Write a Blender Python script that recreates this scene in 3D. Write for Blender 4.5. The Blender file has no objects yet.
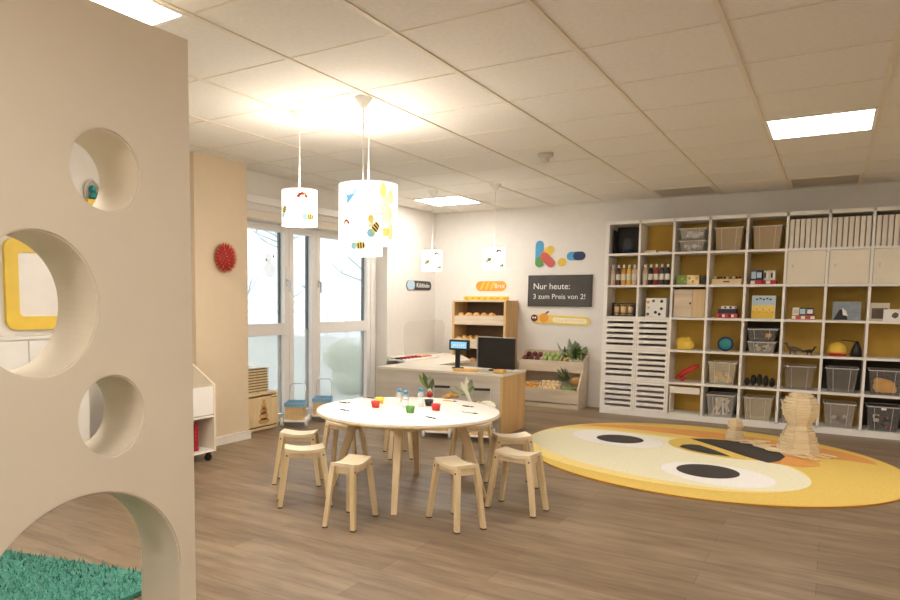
import bpy, bmesh, math, random
from mathutils import Vector, Matrix
random.seed(7)
PI = math.pi
COL = bpy.context.scene.collection
H = 1.25            # camera height
CEIL = 2.447
XL = -4.6           # left wall plane
YB = 8.43           # back wall plane

# ------------------------------------------------------------------ materials
def lin(h):
    h = h.lstrip('#'); o = []
    for i in (0, 2, 4):
        c = int(h[i:i+2], 16) / 255
        o.append(c / 12.92 if c <= .04045 else ((c + .055) / 1.055) ** 2.4)
    return (o[0], o[1], o[2], 1)
MATS = {}
def mat(name, col, rough=.5, var=.06, scale=8, metal=0, emis=None, est=0, spec=.5, stretch=(1, 1, 1), bump=0, sheen=0):
    if name in MATS: return MATS[name]
    m = bpy.data.materials.new(name); m.use_nodes = True; nt = m.node_tree; N = nt.nodes; L = nt.links
    b = N['Principled BSDF']; c = lin(col)
    tc = N.new('ShaderNodeTexCoord'); mp = N.new('ShaderNodeMapping'); mp.inputs['Scale'].default_value = stretch
    nz = N.new('ShaderNodeTexNoise'); nz.inputs['Scale'].default_value = scale; nz.inputs['Detail'].default_value = 4
    L.new(tc.outputs['Object'], mp.inputs['Vector']); L.new(mp.outputs[0], nz.inputs['Vector'])
    rp = N.new('ShaderNodeValToRGB'); rp.color_ramp.elements[0].position = .3; rp.color_ramp.elements[1].position = .7
    lo = tuple(max(0, x * (1 - var)) for x in c[:3]) + (1,); hi = tuple(min(1, x * (1 + var)) for x in c[:3]) + (1,)
    rp.color_ramp.elements[0].color = lo; rp.color_ramp.elements[1].color = hi
    L.new(nz.outputs['Fac'], rp.inputs[0]); L.new(rp.outputs[0], b.inputs['Base Color'])
    b.inputs['Roughness'].default_value = rough; b.inputs['Metallic'].default_value = metal
    b.inputs['Specular IOR Level'].default_value = spec
    if bump:
        bp = N.new('ShaderNodeBump'); bp.inputs['Strength'].default_value = bump; bp.inputs['Distance'].default_value = .01
        L.new(nz.outputs['Fac'], bp.inputs['Height']); L.new(bp.outputs[0], b.inputs['Normal'])
    if emis:
        b.inputs['Emission Color'].default_value = lin(emis); b.inputs['Emission Strength'].default_value = est
    MATS[name] = m; return m
def wood(name, a, bcol, axis='z', rough=.5, scale=3):
    st = {'x': (.6, 7, 7), 'y': (7, .6, 7), 'z': (7, 7, .6)}[axis]
    if name in MATS: return MATS[name]
    m = mat(name, a, rough, .1, scale, stretch=st)
    e = m.node_tree.nodes['Color Ramp'].color_ramp.elements if 'Color Ramp' in m.node_tree.nodes else [n for n in m.node_tree.nodes if n.type == 'VALTORGB'][0].color_ramp.elements
    e[0].color = lin(bcol); e[1].color = lin(a); e[0].position = .25; e[1].position = .65
    return m
def see_through(name, col, fac, rough=.15, dens=None):
    """clear or milky sheet: part transparent, part glossy/diffuse body"""
    if name in MATS: return MATS[name]
    m = bpy.data.materials.new(name); m.use_nodes = True; nt = m.node_tree; N = nt.nodes; L = nt.links
    b = N['Principled BSDF']; b.inputs['Base Color'].default_value = lin(col); b.inputs['Roughness'].default_value = rough
    t = N.new('ShaderNodeBsdfTransparent'); mx = N.new('ShaderNodeMixShader'); out = N['Material Output']
    lw = N.new('ShaderNodeLayerWeight'); lw.inputs['Blend'].default_value = .5
    fr = N.new('ShaderNodeMath'); fr.operation = 'POWER'; fr.inputs[1].default_value = 5; L.new(lw.outputs['Facing'], fr.inputs[0])
    ad = N.new('ShaderNodeMath'); ad.operation = 'ADD'; ad.use_clamp = True; ad.inputs[1].default_value = fac
    nz = N.new('ShaderNodeTexNoise'); nz.inputs['Scale'].default_value = 5
    ml = N.new('ShaderNodeMath'); ml.operation = 'MULTIPLY_ADD'; ml.inputs[1].default_value = .04; ml.inputs[2].default_value = fac
    L.new(nz.outputs['Fac'], ml.inputs[0]); L.new(ml.outputs[0], ad.inputs[1])
    L.new(fr.outputs[0], ad.inputs[0]); L.new(ad.outputs[0], mx.inputs[0]); L.new(t.outputs[0], mx.inputs[1]); L.new(b.outputs[0], mx.inputs[2])
    L.new(mx.outputs[0], out.inputs['Surface']); MATS[name] = m; return m
def emit(name, col, st):
    return mat(name, col, .6, .01, 3, emis=col, est=st)

M = {}
M['ceil'] = mat('ceiling_tile', 'ECE7DF', .9, .03, 40, bump=.03)
M['grid'] = mat('ceiling_runner', 'E8DECD', .6, .02)
M['pillar'] = mat('pillar_paint', 'DECBAE', .85, .015, 12)
M['wall'] = mat('wall_paint', 'E9DFCF', .85, .015, 12)
M['wallw'] = mat('wall_paint_white', 'EAE5DE', .85, .015, 12)
M['part'] = mat('partition_paint', 'DDD1BC', .7, .02, 3)
M['skirt'] = mat('skirting_white', 'EDE7DC', .5, .02)
M['white'] = mat('white_laminate', 'F5F1EB', .4, .015)
M['frame'] = mat('window_frame_white', 'F2EEEA', .35, .01)
M['clad'] = mat('window_cladding_dark', '45525A', .5, .05)
M['birch'] = wood('birch_ply', 'EBD3A6', 'DDBf8B'.upper(), 'z', .45)
M['birchx'] = wood('birch_ply_x', 'EBD3A6', 'DDBF8B', 'x', .45)
M['stoolwood'] = wood('stool_wood', 'E6CFA6', 'D7BB8C', 'z', .45)
M['pale'] = wood('pale_oak_x', 'E2D2BA', 'CDB99D', 'x', .5)
M['palez'] = wood('pale_oak_z', 'DCC094', 'CBAA78', 'z', .5)
M['oakend'] = wood('oak_end_z', 'DDB77F', 'CBA068', 'z', .5)
M['greyoak'] = wood('grey_oak_x', 'D3C9BB', 'BDB1A1', 'x', .5)
M['tabletop'] = mat('table_top_white', 'F3EDE6', .25, .01)
M['ochre'] = mat('shelf_back_ochre', 'CBA650', .8, .08, 5)
M['ochre2'] = mat('shelf_back_bright', 'D9B050', .8, .08, 5)
M['darkback'] = mat('shelf_back_dark', '4A4238', .8, .1, 5)
M['black'] = mat('black_plastic', '1E1C1B', .35, .1)
M['dark'] = mat('dark_grey', '3A3735', .6, .1)
M['slot'] = mat('slot_dark', '4A4138', .8, .1)
M['chalk'] = mat('chalkboard_slate', '55514E', .8, .12, 6)
M['chalkw'] = mat('chalk_white', 'F2F0EC', .8, .02)
M['metal'] = mat('steel_wire', 'C9CBCC', .3, .03, metal=.8)
M['red'] = mat('red_paint', 'C8352F', .5, .08)
M['redd'] = mat('deep_red', 'A02128', .7, .15, 30)
M['yellow'] = mat('yellow_paint', 'E9C548', .5, .05)
M['blue'] = mat('blue_paint', '4FA3D1', .5, .05)
M['navy'] = mat('navy_paint', '2B3560', .5, .05)
M['green'] = mat('green_paint', '5C9A48', .5, .1)
M['teal'] = mat('teal_paint', '2F8F90', .6, .1)
M['orange'] = mat('orange_paint', 'F0A23C', .5, .05)
M['bluetray'] = mat('blue_plastic', '7FB2D6', .4, .04)
M['cap'] = mat('blue_cap', '3E93C4', .4, .05)
M['glass'] = see_through('clear_glass', 'E6F2F4', .05, .05)
M['frost'] = see_through('frosted_glass', 'F4FAFB', .34, .5)
M['clearbin'] = see_through('clear_plastic', 'F6F0E8', .15, .3)
M['acryl'] = see_through('acrylic_sheet', 'D6D2C8', .1, .1)
M['bread'] = mat('bread_crust', 'DDA35C', .7, .25, 25)
M['breadp'] = mat('bread_pale', 'E5B566', .7, .2, 25)
M['bulb'] = emit('bulb_glow', 'FFF2E0', 6)
M['panel'] = emit('panel_glow', 'FFFAF4', 8.5)
M['shade'] = emit('shade_glow', 'FFFBF4', .5)

def floor_mat():
    m = bpy.data.materials.new('vinyl_planks'); m.use_nodes = True; nt = m.node_tree; N = nt.nodes; L = nt.links
    b = N['Principled BSDF']; tc = N.new('ShaderNodeTexCoord')
    br = N.new('ShaderNodeTexBrick'); br.inputs['Scale'].default_value = 1; br.inputs['Brick Width'].default_value = 1.25
    br.inputs['Row Height'].default_value = .165; br.inputs['Mortar Size'].default_value = .0015; br.offset = .37
    br.inputs['Color1'].default_value = lin('98836A'); br.inputs['Color2'].default_value = lin('826D55'); br.inputs['Mortar'].default_value = lin('705D4A')
    L.new(tc.outputs['Object'], br.inputs['Vector'])
    mp = N.new('ShaderNodeMapping'); mp.inputs['Scale'].default_value = (1.0, 6.5, 1); L.new(tc.outputs['Object'], mp.inputs[0])
    nz = N.new('ShaderNodeTexNoise'); nz.inputs['Scale'].default_value = 2.2; nz.inputs['Detail'].default_value = 8; nz.inputs['Roughness'].default_value = .65
    L.new(mp.outputs[0], nz.inputs['Vector'])
    rp = N.new('ShaderNodeValToRGB'); e = rp.color_ramp.elements; e[0].position = .3; e[0].color = (.55, .53, .50, 1); e[1].position = .62; e[1].color = (1.1, 1.1, 1.1, 1)
    L.new(nz.outputs['Fac'], rp.inputs[0])
    mx = N.new('ShaderNodeMix'); mx.data_type = 'RGBA'; mx.blend_type = 'MULTIPLY'; mx.inputs[0].default_value = 1
    L.new(br.outputs['Color'], mx.inputs[6]); L.new(rp.outputs[0], mx.inputs[7]); L.new(mx.outputs[2], b.inputs['Base Color'])
    b.inputs['Roughness'].default_value = .42; b.inputs['Specular IOR Level'].default_value = .5
    return m
M['floor'] = floor_mat()

# ------------------------------------------------------------------ geometry helpers
class MB:
    def __init__(s): s.bm = bmesh.new(); s.mats = []; s.cur = 0
    def m(s, name):
        if name not in s.mats: s.mats.append(name)
        s.cur = s.mats.index(name); return s
    def _fin(s, faces, smooth=False):
        for f in faces: f.material_index = s.cur; f.smooth = smooth
    def box(s, x0, x1, y0, y1, z0, z1, bev=0, rot=None, at=None):
        r = bmesh.ops.create_cube(s.bm, size=1); vs = r['verts']
        fs = list({f for v in vs for f in v.link_faces}); s._fin(fs)
        bmesh.ops.scale(s.bm, vec=(abs(x1-x0), abs(y1-y0), abs(z1-z0)), verts=vs)
        if bev:
            es = list({e for v in vs for e in v.link_edges})
            g = bmesh.ops.bevel(s.bm, geom=es, offset=bev, segments=2, affect='EDGES', profile=.6)
            vs = list({v for f in g['faces'] for v in f.verts} | {v for v in vs if v.is_valid})
            s._fin([f for f in {f for v in vs for f in v.link_faces}])
        if rot is not None: bmesh.ops.transform(s.bm, matrix=rot.to_4x4(), verts=vs)
        c = ((x0+x1)/2, (y0+y1)/2, (z0+z1)/2) if at is None else at
        bmesh.ops.translate(s.bm, vec=c, verts=vs); return s
    def cyl(s, a, b, r1, r2=None, n=12, caps=True, smooth=True):
        r2 = r1 if r2 is None else r2; a = Vector(a); b = Vector(b); d = (b-a)
        q = d.to_track_quat('Z', 'Y').to_matrix(); R = []
        for p, r in ((a, r1), (b, r2)):
            R.append([s.bm.verts.new(p + q @ Vector((r*math.cos(2*PI*i/n), r*math.sin(2*PI*i/n), 0))) for i in range(n)])
        fs = [s.bm.faces.new((R[0][i], R[0][(i+1) % n], R[1][(i+1) % n], R[1][i])) for i in range(n)]
        s._fin(fs, smooth)
        if caps: s._fin([s.bm.faces.new(R[0][::-1]), s.bm.faces.new(R[1])])
        return s
    def bar(s, a, b, w, d, w2=None, d2=None, ang=0):
        """tapered rectangular leg from a to b (w x d sections)"""
        w2 = w if w2 is None else w2; d2 = d if d2 is None else d2; R = []
        ca, sa = math.cos(ang), math.sin(ang)
        for p, ww, dd in ((a, w, d), (b, w2, d2)):
            R.append([s.bm.verts.new((p[0]+ca*i*ww/2-sa*j*dd/2, p[1]+sa*i*ww/2+ca*j*dd/2, p[2])) for i, j in ((-1, -1), (1, -1), (1, 1), (-1, 1))])
        fs = [s.bm.faces.new((R[0][i], R[0][(i+1) % 4], R[1][(i+1) % 4], R[1][i])) for i in range(4)]
        fs += [s.bm.faces.new(R[0][::-1]), s.bm.faces.new(R[1])]; s._fin(fs); return s
    def lathe(s, prof, c=(0, 0, 0), n=24, smooth=True, a0=0, squash=1):
        R = []
        for r, z in prof:
            if r < 1e-5: R.append([s.bm.verts.new((c[0], c[1], c[2]+z))])
            else: R.append([s.bm.verts.new((c[0]+r*math.cos(a0+2*PI*i/n), c[1]+squash*r*math.sin(a0+2*PI*i/n), c[2]+z)) for i in range(n)])
        fs = []
        for A, B in zip(R, R[1:]):
            if len(A) == 1 and len(B) == 1: continue
            for i in range(n):
                j = (i+1) % n
                if len(A) == 1: fs.append(s.bm.faces.new((A[0], B[j], B[i])))
                elif len(B) == 1: fs.append(s.bm.faces.new((A[i], A[j], B[0])))
                else: fs.append(s.bm.faces.new((A[i], A[j], B[j], B[i])))
        s._fin(fs, smooth); return s
    def poly(s, pts, thick, smooth=False):
        """prism: pts = list of 3D points of one face, thick = extrusion vector"""
        t = Vector(thick); A = [s.bm.verts.new(p) for p in pts]; B = [s.bm.verts.new(Vector(p)+t) for p in pts]; n = len(A)
        fs = [s.bm.faces.new(A[::-1]), s.bm.faces.new(B)] + [s.bm.faces.new((A[i], A[(i+1) % n], B[(i+1) % n], B[i])) for i in range(n)]
        s._fin(fs, smooth); return s
    def ball(s, c, r, sc=(1, 1, 1), rot=None, sub=2, jit=0):
        g = bmesh.ops.create_icosphere(s.bm, subdivisions=sub, radius=r); vs = g['verts']
        if jit:
            for v in vs: v.co *= 1 + random.uniform(-jit, jit)
        bmesh.ops.scale(s.bm, vec=sc, verts=vs)
        if rot is not None: bmesh.ops.transform(s.bm, matrix=rot.to_4x4(), verts=vs)
        bmesh.ops.translate(s.bm, vec=c, verts=vs); s._fin(list({f for v in vs for f in v.link_faces}), True); return s
    def tube(s, pts, r, n=8):
        pts = [Vector(p) for p in pts]; R = []
        for i, p in enumerate(pts):
            d = (pts[min(i+1, len(pts)-1)]-pts[max(i-1, 0)]).normalized(); q = d.to_track_quat('Z', 'Y').to_matrix()
            rr = r[i] if isinstance(r, (list, tuple)) else r
            R.append([s.bm.verts.new(p+q @ Vector((rr*math.cos(2*PI*k/n), rr*math.sin(2*PI*k/n), 0))) for k in range(n)])
        fs = []
        for A, B in zip(R, R[1:]):
            # align rings to avoid twisting
            off = min(range(n), key=lambda o: (A[0].co-B[o].co).length)
            B[:] = B[off:]+B[:off]
            fs += [s.bm.faces.new((A[k], A[(k+1) % n], B[(k+1) % n], B[k])) for k in range(n)]
        fs += [s.bm.faces.new(R[0][::-1]), s.bm.faces.new(R[-1])]; s._fin(fs, True); return s
    def leaf(s, base, tip, w, side, curl=.1, n=5):
        """a blade with a mid-rib fold, tapering to both ends"""
        base = Vector(base); tip = Vector(tip); side = Vector(side).normalized(); up = (tip-base).cross(side).normalized(); L = []
        for i in range(n+1):
            t = i/n; ww = w*math.sin(PI*min(.97, t*.9+.08)); c = base.lerp(tip, t)+up*curl*w*math.sin(PI*t)
            L.append((s.bm.verts.new(c-side*ww/2+up*ww*.15), s.bm.verts.new(c), s.bm.verts.new(c+side*ww/2+up*ww*.15)))
        fs = []
        for A, B in zip(L, L[1:]):
            fs += [s.bm.faces.new((A[0], A[1], B[1], B[0])), s.bm.faces.new((A[1], A[2], B[2], B[1]))]
        s._fin(fs, True); return s
def world_mat(o):
    m = o.matrix_basis.copy()
    while o.parent: o = o.parent; m = o.matrix_basis @ m
    return m
def part(name, mb, mt, parent=None, local=False, label=None):
    """link an MB as one mesh object; coordinates are world ones unless local"""
    if parent is not None and not local: bmesh.ops.transform(mb.bm, matrix=world_mat(parent).inverted(), verts=mb.bm.verts[:])
    bmesh.ops.recalc_face_normals(mb.bm, faces=mb.bm.faces[:])
    me = bpy.data.meshes.new(name); mb.bm.to_mesh(me); mb.bm.free()
    if mb.mats:
        for k in mb.mats: me.materials.append(M[k])
    else: me.materials.append(mt if not isinstance(mt, str) else M[mt])
    o = bpy.data.objects.new(name, me); COL.objects.link(o)
    if parent is not None: o.parent = parent
    if label: o['label'] = label
    return o
def tag(o, label, cat, group=None, kind=None):
    o['label'] = label; o['category'] = cat
    if group: o['group'] = group
    if kind: o['kind'] = kind
    return o
def thing(name, label, cat, loc=(0, 0, 0), rz=0, group=None):
    o = bpy.data.objects.new(name, None); COL.objects.link(o); o.empty_display_size = .1
    o.location = loc; o.rotation_euler = (0, 0, rz); return tag(o, label, cat, group)
def solo(name, mb, mt, label, cat, base, group=None):
    """a thing made of one mesh, its origin at its base"""
    bmesh.ops.translate(mb.bm, vec=-Vector(base), verts=mb.bm.verts[:])
    o = part(name, mb, mt); o.location = base; return tag(o, label, cat, group)
def struct(name, mb, mt, parent=None, label=None):
    o = part(name, mb, mt, parent)
    if parent is None: o['kind'] = 'structure'
    if label: o['label'] = label
    return o
def copy_tree(o, parent=None):
    c = o.copy(); COL.objects.link(c)
    if parent is not None: c.parent = parent
    for ch in [x for x in bpy.data.objects if x.parent == o]: copy_tree(ch, c)
    return c
def dup(o, loc, rz=0, label=None, group=None):
    c = copy_tree(o); c.location = loc; c.rotation_euler = (0, 0, rz)
    if label: c['label'] = label
    if group: c['group'] = group
    return c
def ell(cx, cy, a, b, ang=0, n=48, z=0):
    return [(cx+a*math.cos(t)*math.cos(ang)-b*math.sin(t)*math.sin(ang), cy+a*math.cos(t)*math.sin(ang)+b*math.sin(t)*math.cos(ang), z) for t in [2*PI*i/n for i in range(n)]]
def rrect(a0, a1, b0, b1, r, n=6):
    P = []
    for cx, cy, s in ((a1-r, b1-r, 0), (a0+r, b1-r, 1), (a0+r, b0+r, 2), (a1-r, b0+r, 3)):
        for i in range(n+1):
            t = s*PI/2+PI/2*i/n; P.append((cx+r*math.cos(t), cy+r*math.sin(t)))
    return P
def pill(x, z, x2, z2, r, n=10):
    """2D capsule outline from (x,z) to (x2,z2)"""
    a = math.atan2(z2-z, x2-x); P = []
    for i in range(n+1): t = a-PI/2+PI*i/n; P.append((x2+r*math.cos(t), z2+r*math.sin(t)))
    for i in range(n+1): t = a+PI/2+PI*i/n; P.append((x+r*math.cos(t), z+r*math.sin(t)))
    return P
def text_mb(body, size, mtx, depth=.0015, align='LEFT', fitw=None):
    cu = bpy.data.curves.new('t', 'FONT'); cu.body = body; cu.size = size; cu.extrude = depth; cu.align_x = align; cu.resolution_u = 3
    ob = bpy.data.objects.new('t', cu); COL.objects.link(ob)
    bpy.context.view_layer.update()
    me = bpy.data.meshes.new_from_object(ob.evaluated_get(bpy.context.evaluated_depsgraph_get()))
    b = MB(); b.bm.from_mesh(me); bpy.data.objects.remove(ob); bpy.data.meshes.remove(me)
    if fitw:
        xs = [v.co.x for v in b.bm.verts]; k = fitw/(max(xs)-min(xs)); bmesh.ops.scale(b.bm, vec=(k, 1, 1), verts=b.bm.verts[:])
    bmesh.ops.transform(b.bm, matrix=mtx, verts=b.bm.verts[:]); return b
def on_back(x, z, off=.004): return Matrix.Translation((x, YB-off, z)) @ Matrix.Rotation(PI/2, 4, 'X')
def on_left(y, z, off=.004, xw=XL): return Matrix.Translation((xw+off, y, z)) @ Matrix.Rotation(PI/2, 4, 'Z') @ Matrix.Rotation(PI/2, 4, 'X')
ORD = ['first', 'second', 'third', 'fourth', 'fifth', 'sixth', 'seventh', 'eighth', 'ninth', 'tenth', 'eleventh', 'twelfth']
Z3 = Matrix.Rotation

# ================================================================== THE ROOM
XR, YR = 3.3, -2.2
b = MB(); b.box(-5.0, XR+.1, YR-.1, YB+.1, -.1, 0); struct('floor', b, 'floor')
b = MB(); b.box(-5.1, XR+.1, YR-.1, YB+.1, CEIL, CEIL+.1); struct('ceiling', b, 'ceil')
GX, GY, T = -1.7098, 2.7308, .625
b = MB()
for i in range(-5, 9):
    x = GX+T*i
    if XL+.02 < x < XR: b.box(x-.012, x+.012, YR, YB, CEIL-.006, CEIL+.01)
b2 = MB()
for j in range(-7, 10):
    y = GY+T*j
    if YR < y < YB-.02: b2.box(XL, XR, y-.0045, y+.0045, CEIL-.003, CEIL+.01)
struct('trim_1', b, 'grid', label='pale main runners of the tiled ceiling')
struct('trim_2', b2, 'grid', label='thin cross runners of the tiled ceiling')
b = MB(); b.box(-5.0, XR+.1, YB, YB+.1, 0, CEIL); struct('wall_back', b, 'wallw')
b = MB(); b.box(XR, XR+.1, YR, YB, 0, CEIL); struct('wall_right', b, 'wall')
b = MB(); b.box(-5.0, XR+.1, YR-.1, YR, 0, CEIL); struct('wall_rear', b, 'wall')
# left wall with the tall window opening
WY0, WY1, WT = 4.60, 7.21, 2.10
b = MB()
b.box(XL-.35, XL, YR, WY0, 0, CEIL); b.box(XL-.35, XL, WY1, YB, 0, CEIL); b.box(XL-.35, XL, WY0, WY1, WT, CEIL)
struct('wall_left', b, 'wallw')
b = MB(); b.box(XL, -4.40, 3.97, 4.58, 0, CEIL); struct('wall_pillar', b, 'pillar')
def skirt(name, *bx):
    b = MB()
    for q in bx: b.box(*q, bev=.002)
    struct(name, b, 'skirt')
skirt('baseboard_pillar', (-4.40, -4.385, 3.955, 4.595, 0, .075), (XL, -4.40, 3.955, 3.97, 0, .075))
skirt('baseboard_left', (XL, XL+.014, 7.22, YB, 0, .075), (XL, XL+.014, YR, 3.95, 0, .075))
skirt('baseboard_back', (XL+.02, -2.22, YB-.014, YB, 0, .075))
# blind rail above the window
b = MB(); b.box(XL, XL+.05, 4.60, 7.2, 2.155, 2.225, bev=.005); o = struct('trim_3', b, 'frame', label='white curtain rail above the window')
b = MB(); b.box(XL-.12, XL-.002, 4.61, 7.2, 2.02, 2.098, bev=.004); struct('trim_4', b, 'wall', label='roller blind box in the window recess')

# window: three bays, dark outer cladding, clear above and frosted below the transom
XW = -4.80
def window(n, y0, y1, transom, handle):
    root = MB(); fw = .07
    root.box(XW-.035, XW+.035, y0, y0+fw, 0, WT-.08, bev=.004); root.box(XW-.035, XW+.035, y1-fw, y1, 0, WT-.08, bev=.004)
    root.box(XW-.035, XW+.035, y0+fw, y1-fw, WT-.15, WT-.08, bev=.004); root.box(XW-.035, XW+.035, y0+fw, y1-fw, 0, .08, bev=.004)
    if transom: root.box(XW-.035, XW+.035, y0+fw, y1-fw, .90, 1.02, bev=.004)
    w = struct('window_%d' % n, root, 'frame')
    c = MB(); e = .045
    for (a0, a1, c0, c1) in (((y0+fw, y0+fw+.012, .08, WT-.15), (y1-fw-.022, y1-fw, .08, WT-.15))):
        c.box(XW-.045, XW-.023, a0, a1, c0, c1)
    part('cladding', c, 'clad', w, label='dark outer window edge')
    g = MB(); zt = 1.02 if transom else .95
    g.box(XW-.022, XW-.012, y0+fw, y1-fw, zt, WT-.15); part('pane', g, 'glass', w, label='clear upper pane')
    g = MB(); g.box(XW-.022, XW-.012, y0+fw, y1-fw, .08, .90 if transom else .95); part('pane', g, 'frost', w, label='frosted lower pane')
    if handle:
        h = MB(); yh = y1-.035 if handle > 0 else y0+.035
        h.box(XW+.035, XW+.045, yh-.014, yh+.014, 1.40, 1.48, bev=.003); h.cyl((XW+.045, yh, 1.455), (XW+.075, yh, 1.455), .008)
        h.box(XW+.065, XW+.08, yh-.009, yh+.009, 1.34, 1.465, bev=.004); part('window_handle', h, 'metal', w)
window(1, 4.62, 5.57, True, 1)
window(2, 5.575, 6.02, False, 0)
window(3, 6.025, 7.09, True, -1)
b = MB(); b.box(XW-.04, XW+.04, 7.095, 7.205, 0, WT-.06, bev=.004); struct('trim_5', b, 'frame', label='white window post')
b = MB(); b.box(XW-.04, XW+.04, 4.61, 7.205, WT-.075, WT-.01, bev=.003); struct('trim_6', b, 'frame', label='white head frame of the window')
# faint pink face sticker on the first window
b = MB(); b.m('pinkst').bm; 
M['pinkst'] = see_through('sticker_pale_pink', 'F6EEE8', .35, .5)
b.poly([(XW-.010, 5.33+.09*math.cos(t), 1.56+.08*math.sin(t)) for t in [2*PI*i/20 for i in range(20)]], (.0015, 0, 0))
b.m('dark'); [b.poly([(XW-.008, yy+.012*math.cos(t), zz+.014*math.sin(t)) for t in [2*PI*i/10 for i in range(10)]], (.0015, 0, 0)) for yy, zz in ((5.27, 1.66), (5.38, 1.70))]
b.m('pinkst'); b.poly([(XW-.010, 5.31+.05*math.cos(t), 1.68+.05*math.sin(t)) for t in [2*PI*i/20 for i in range(20)]], (.0012, 0, 0))
solo('window_sticker', b, 'pinkst', 'pale pink round sticker with two dark dots on the left window pane', 'sticker', (XW-.0095, 5.33, 1.47))

# ---- partition with round holes (runs along the room, seen at the left)
PX, PT, PE, PH = -2.12, .24, 1.893, 2.237
def partition():
    P0 = -1.2
    holes = [(1.523, 1.690, .136, .136), (1.262, 1.232, .214, .232), (1.523, .838, .131, .142)]
    arch = (1.412, .20, .40, .375)
    ob_b = MB(); ob_b.box(PX-PT, PX, P0, PE, 0, PH)
    me = bpy.data.meshes.new('partition'); ob_b.bm.to_mesh(me); ob_b.bm.free(); me.materials.append(M['part'])
    ob = bpy.data.objects.new('wall_partition', me); COL.objects.link(ob)
    cs = []
    for (cy, cz, ry, rz) in holes+[arch]:
        c = MB()
        if (cy, cz, ry, rz) == arch:
            pts = [(PX-PT-.05, cy+ry*math.cos(PI*i/48), cz+rz*math.sin(PI*i/48)) for i in range(49)]+[(PX-PT-.05, cy-ry, -.05), (PX-PT-.05, cy+ry, -.05)]
        else: pts = [(PX-PT-.05, cy+ry*math.cos(2*PI*i/64), cz+rz*math.sin(2*PI*i/64)) for i in range(64)]
        c.poly(pts, (PT+.1, 0, 0)); bmesh.ops.recalc_face_normals(c.bm, faces=c.bm.faces[:])
        m2 = bpy.data.meshes.new('cut'); c.bm.to_mesh(m2); c.bm.free(); co = bpy.data.objects.new('cut', m2); COL.objects.link(co)
        md = ob.modifiers.new('b', 'BOOLEAN'); md.operation = 'DIFFERENCE'; md.solver = 'EXACT'; md.object = co; cs.append(co)
    bpy.context.view_layer.update()
    nm = bpy.data.meshes.new_from_object(ob.evaluated_get(bpy.context.evaluated_depsgraph_get()))
    ob.modifiers.clear(); ob.data = nm
    bm = bmesh.new(); bm.from_mesh(nm)
    # ease the rims of the openings
    es = [e for e in bm.edges if len(e.link_faces) == 2 and e.calc_face_angle(0) > 1.2 and max(e.verts[0].co.z, e.verts[1].co.z) < PH-.01 and max(e.verts[0].co.y, e.verts[1].co.y) < PE-.01 and min(e.verts[0].co.z, e.verts[1].co.z) > .01 and abs(e.verts[0].co.x-e.verts[1].co.x) < .01]
    bmesh.ops.bevel(bm, geom=es, offset=.006, segments=2, affect='EDGES')
    bm.to_mesh(nm); bm.free()
    for co in cs: bpy.data.objects.remove(co)
    ob['kind'] = 'structure'; ob['label'] = 'beige partition with round peepholes and an arched opening'
partition()

# ---- ceiling fixtures
def ceiling_panel(x, y, label):
    t = thing('ceiling_light', label, 'ceiling light', (x, y, CEIL), 0, 'square ceiling light panels')
    f = MB(); w = .305
    for a in ((-w, w, -w, -w+.02), (-w, w, w-.02, w), (-w, -w+.02, -w+.02, w-.02), (w-.02, w, -w+.02, w-.02)): f.box(*a, -.009, .012)
    part('frame', f, 'white', t, True)
    d = MB(); d.box(-w+.02, w-.02, -w+.02, w-.02, -.007, .01); part('diffuser', d, 'panel', t, True)
cell = lambda i, j: (GX+T*(i+.5), GY+T*(j+.5))
ceiling_panel(*cell(2, 4), 'bright square ceiling panel at right above the round rug')
ceiling_panel(*cell(-4, 7), 'bright ceiling panel in the far corner above the toy shop')
ceiling_panel(*cell(-2, -2), 'bright ceiling panel at top left, cut off by the partition')
for i, j in ((2, -2), (6, 4), (6, -2), (-2, -6), (2, -6), (0, -5), (0, -8)): ceiling_panel(*cell(i, j), 'additional unseen ceiling panel outside the view')  # off-pattern panels at the end of the list are added to brighten the partition
M['vent'] = mat('vent_grey', 'B8AE9E', .7, .04)
for i, lab in ((0, 'left grey air vent tile in the ceiling, above the first shelf columns'), (2, 'right grey air vent tile in the ceiling, behind the bright panel')):
    x, y = cell(i, 8)
    t = thing('ceiling_vent', lab, 'air vent', (x, y, CEIL), 0, 'air vents')
    f = MB()
    for a in ((-.3, .3, -.3, -.27), (-.3, .3, .27, .3), (-.3, -.27, -.27, .27), (.27, .3, -.27, .27)): f.box(*a, -.008, .008)
    part('frame', f, 'grid', t, True)
    s = MB()
    for k in range(12): s.box(-.27, .27, -.26+k*.0445, -.235+k*.0445, -.006, .004)
    part('slats', s, 'vent', t, True)
b = MB(); b.lathe([(0, 0), (.062, 0), (.062, -.022), (.05, -.028), (.034, -.03), (.034, -.055), (.026, -.066), (0, -.068)], (-2.02, 5.51, CEIL))
M['detector'] = mat('detector_plastic', 'CFC7B8', .5, .03)
solo('smoke_detector', b, 'detector', 'small round grey smoke detector on the ceiling', 'smoke detector', (-2.02, 5.51, CEIL))

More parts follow.
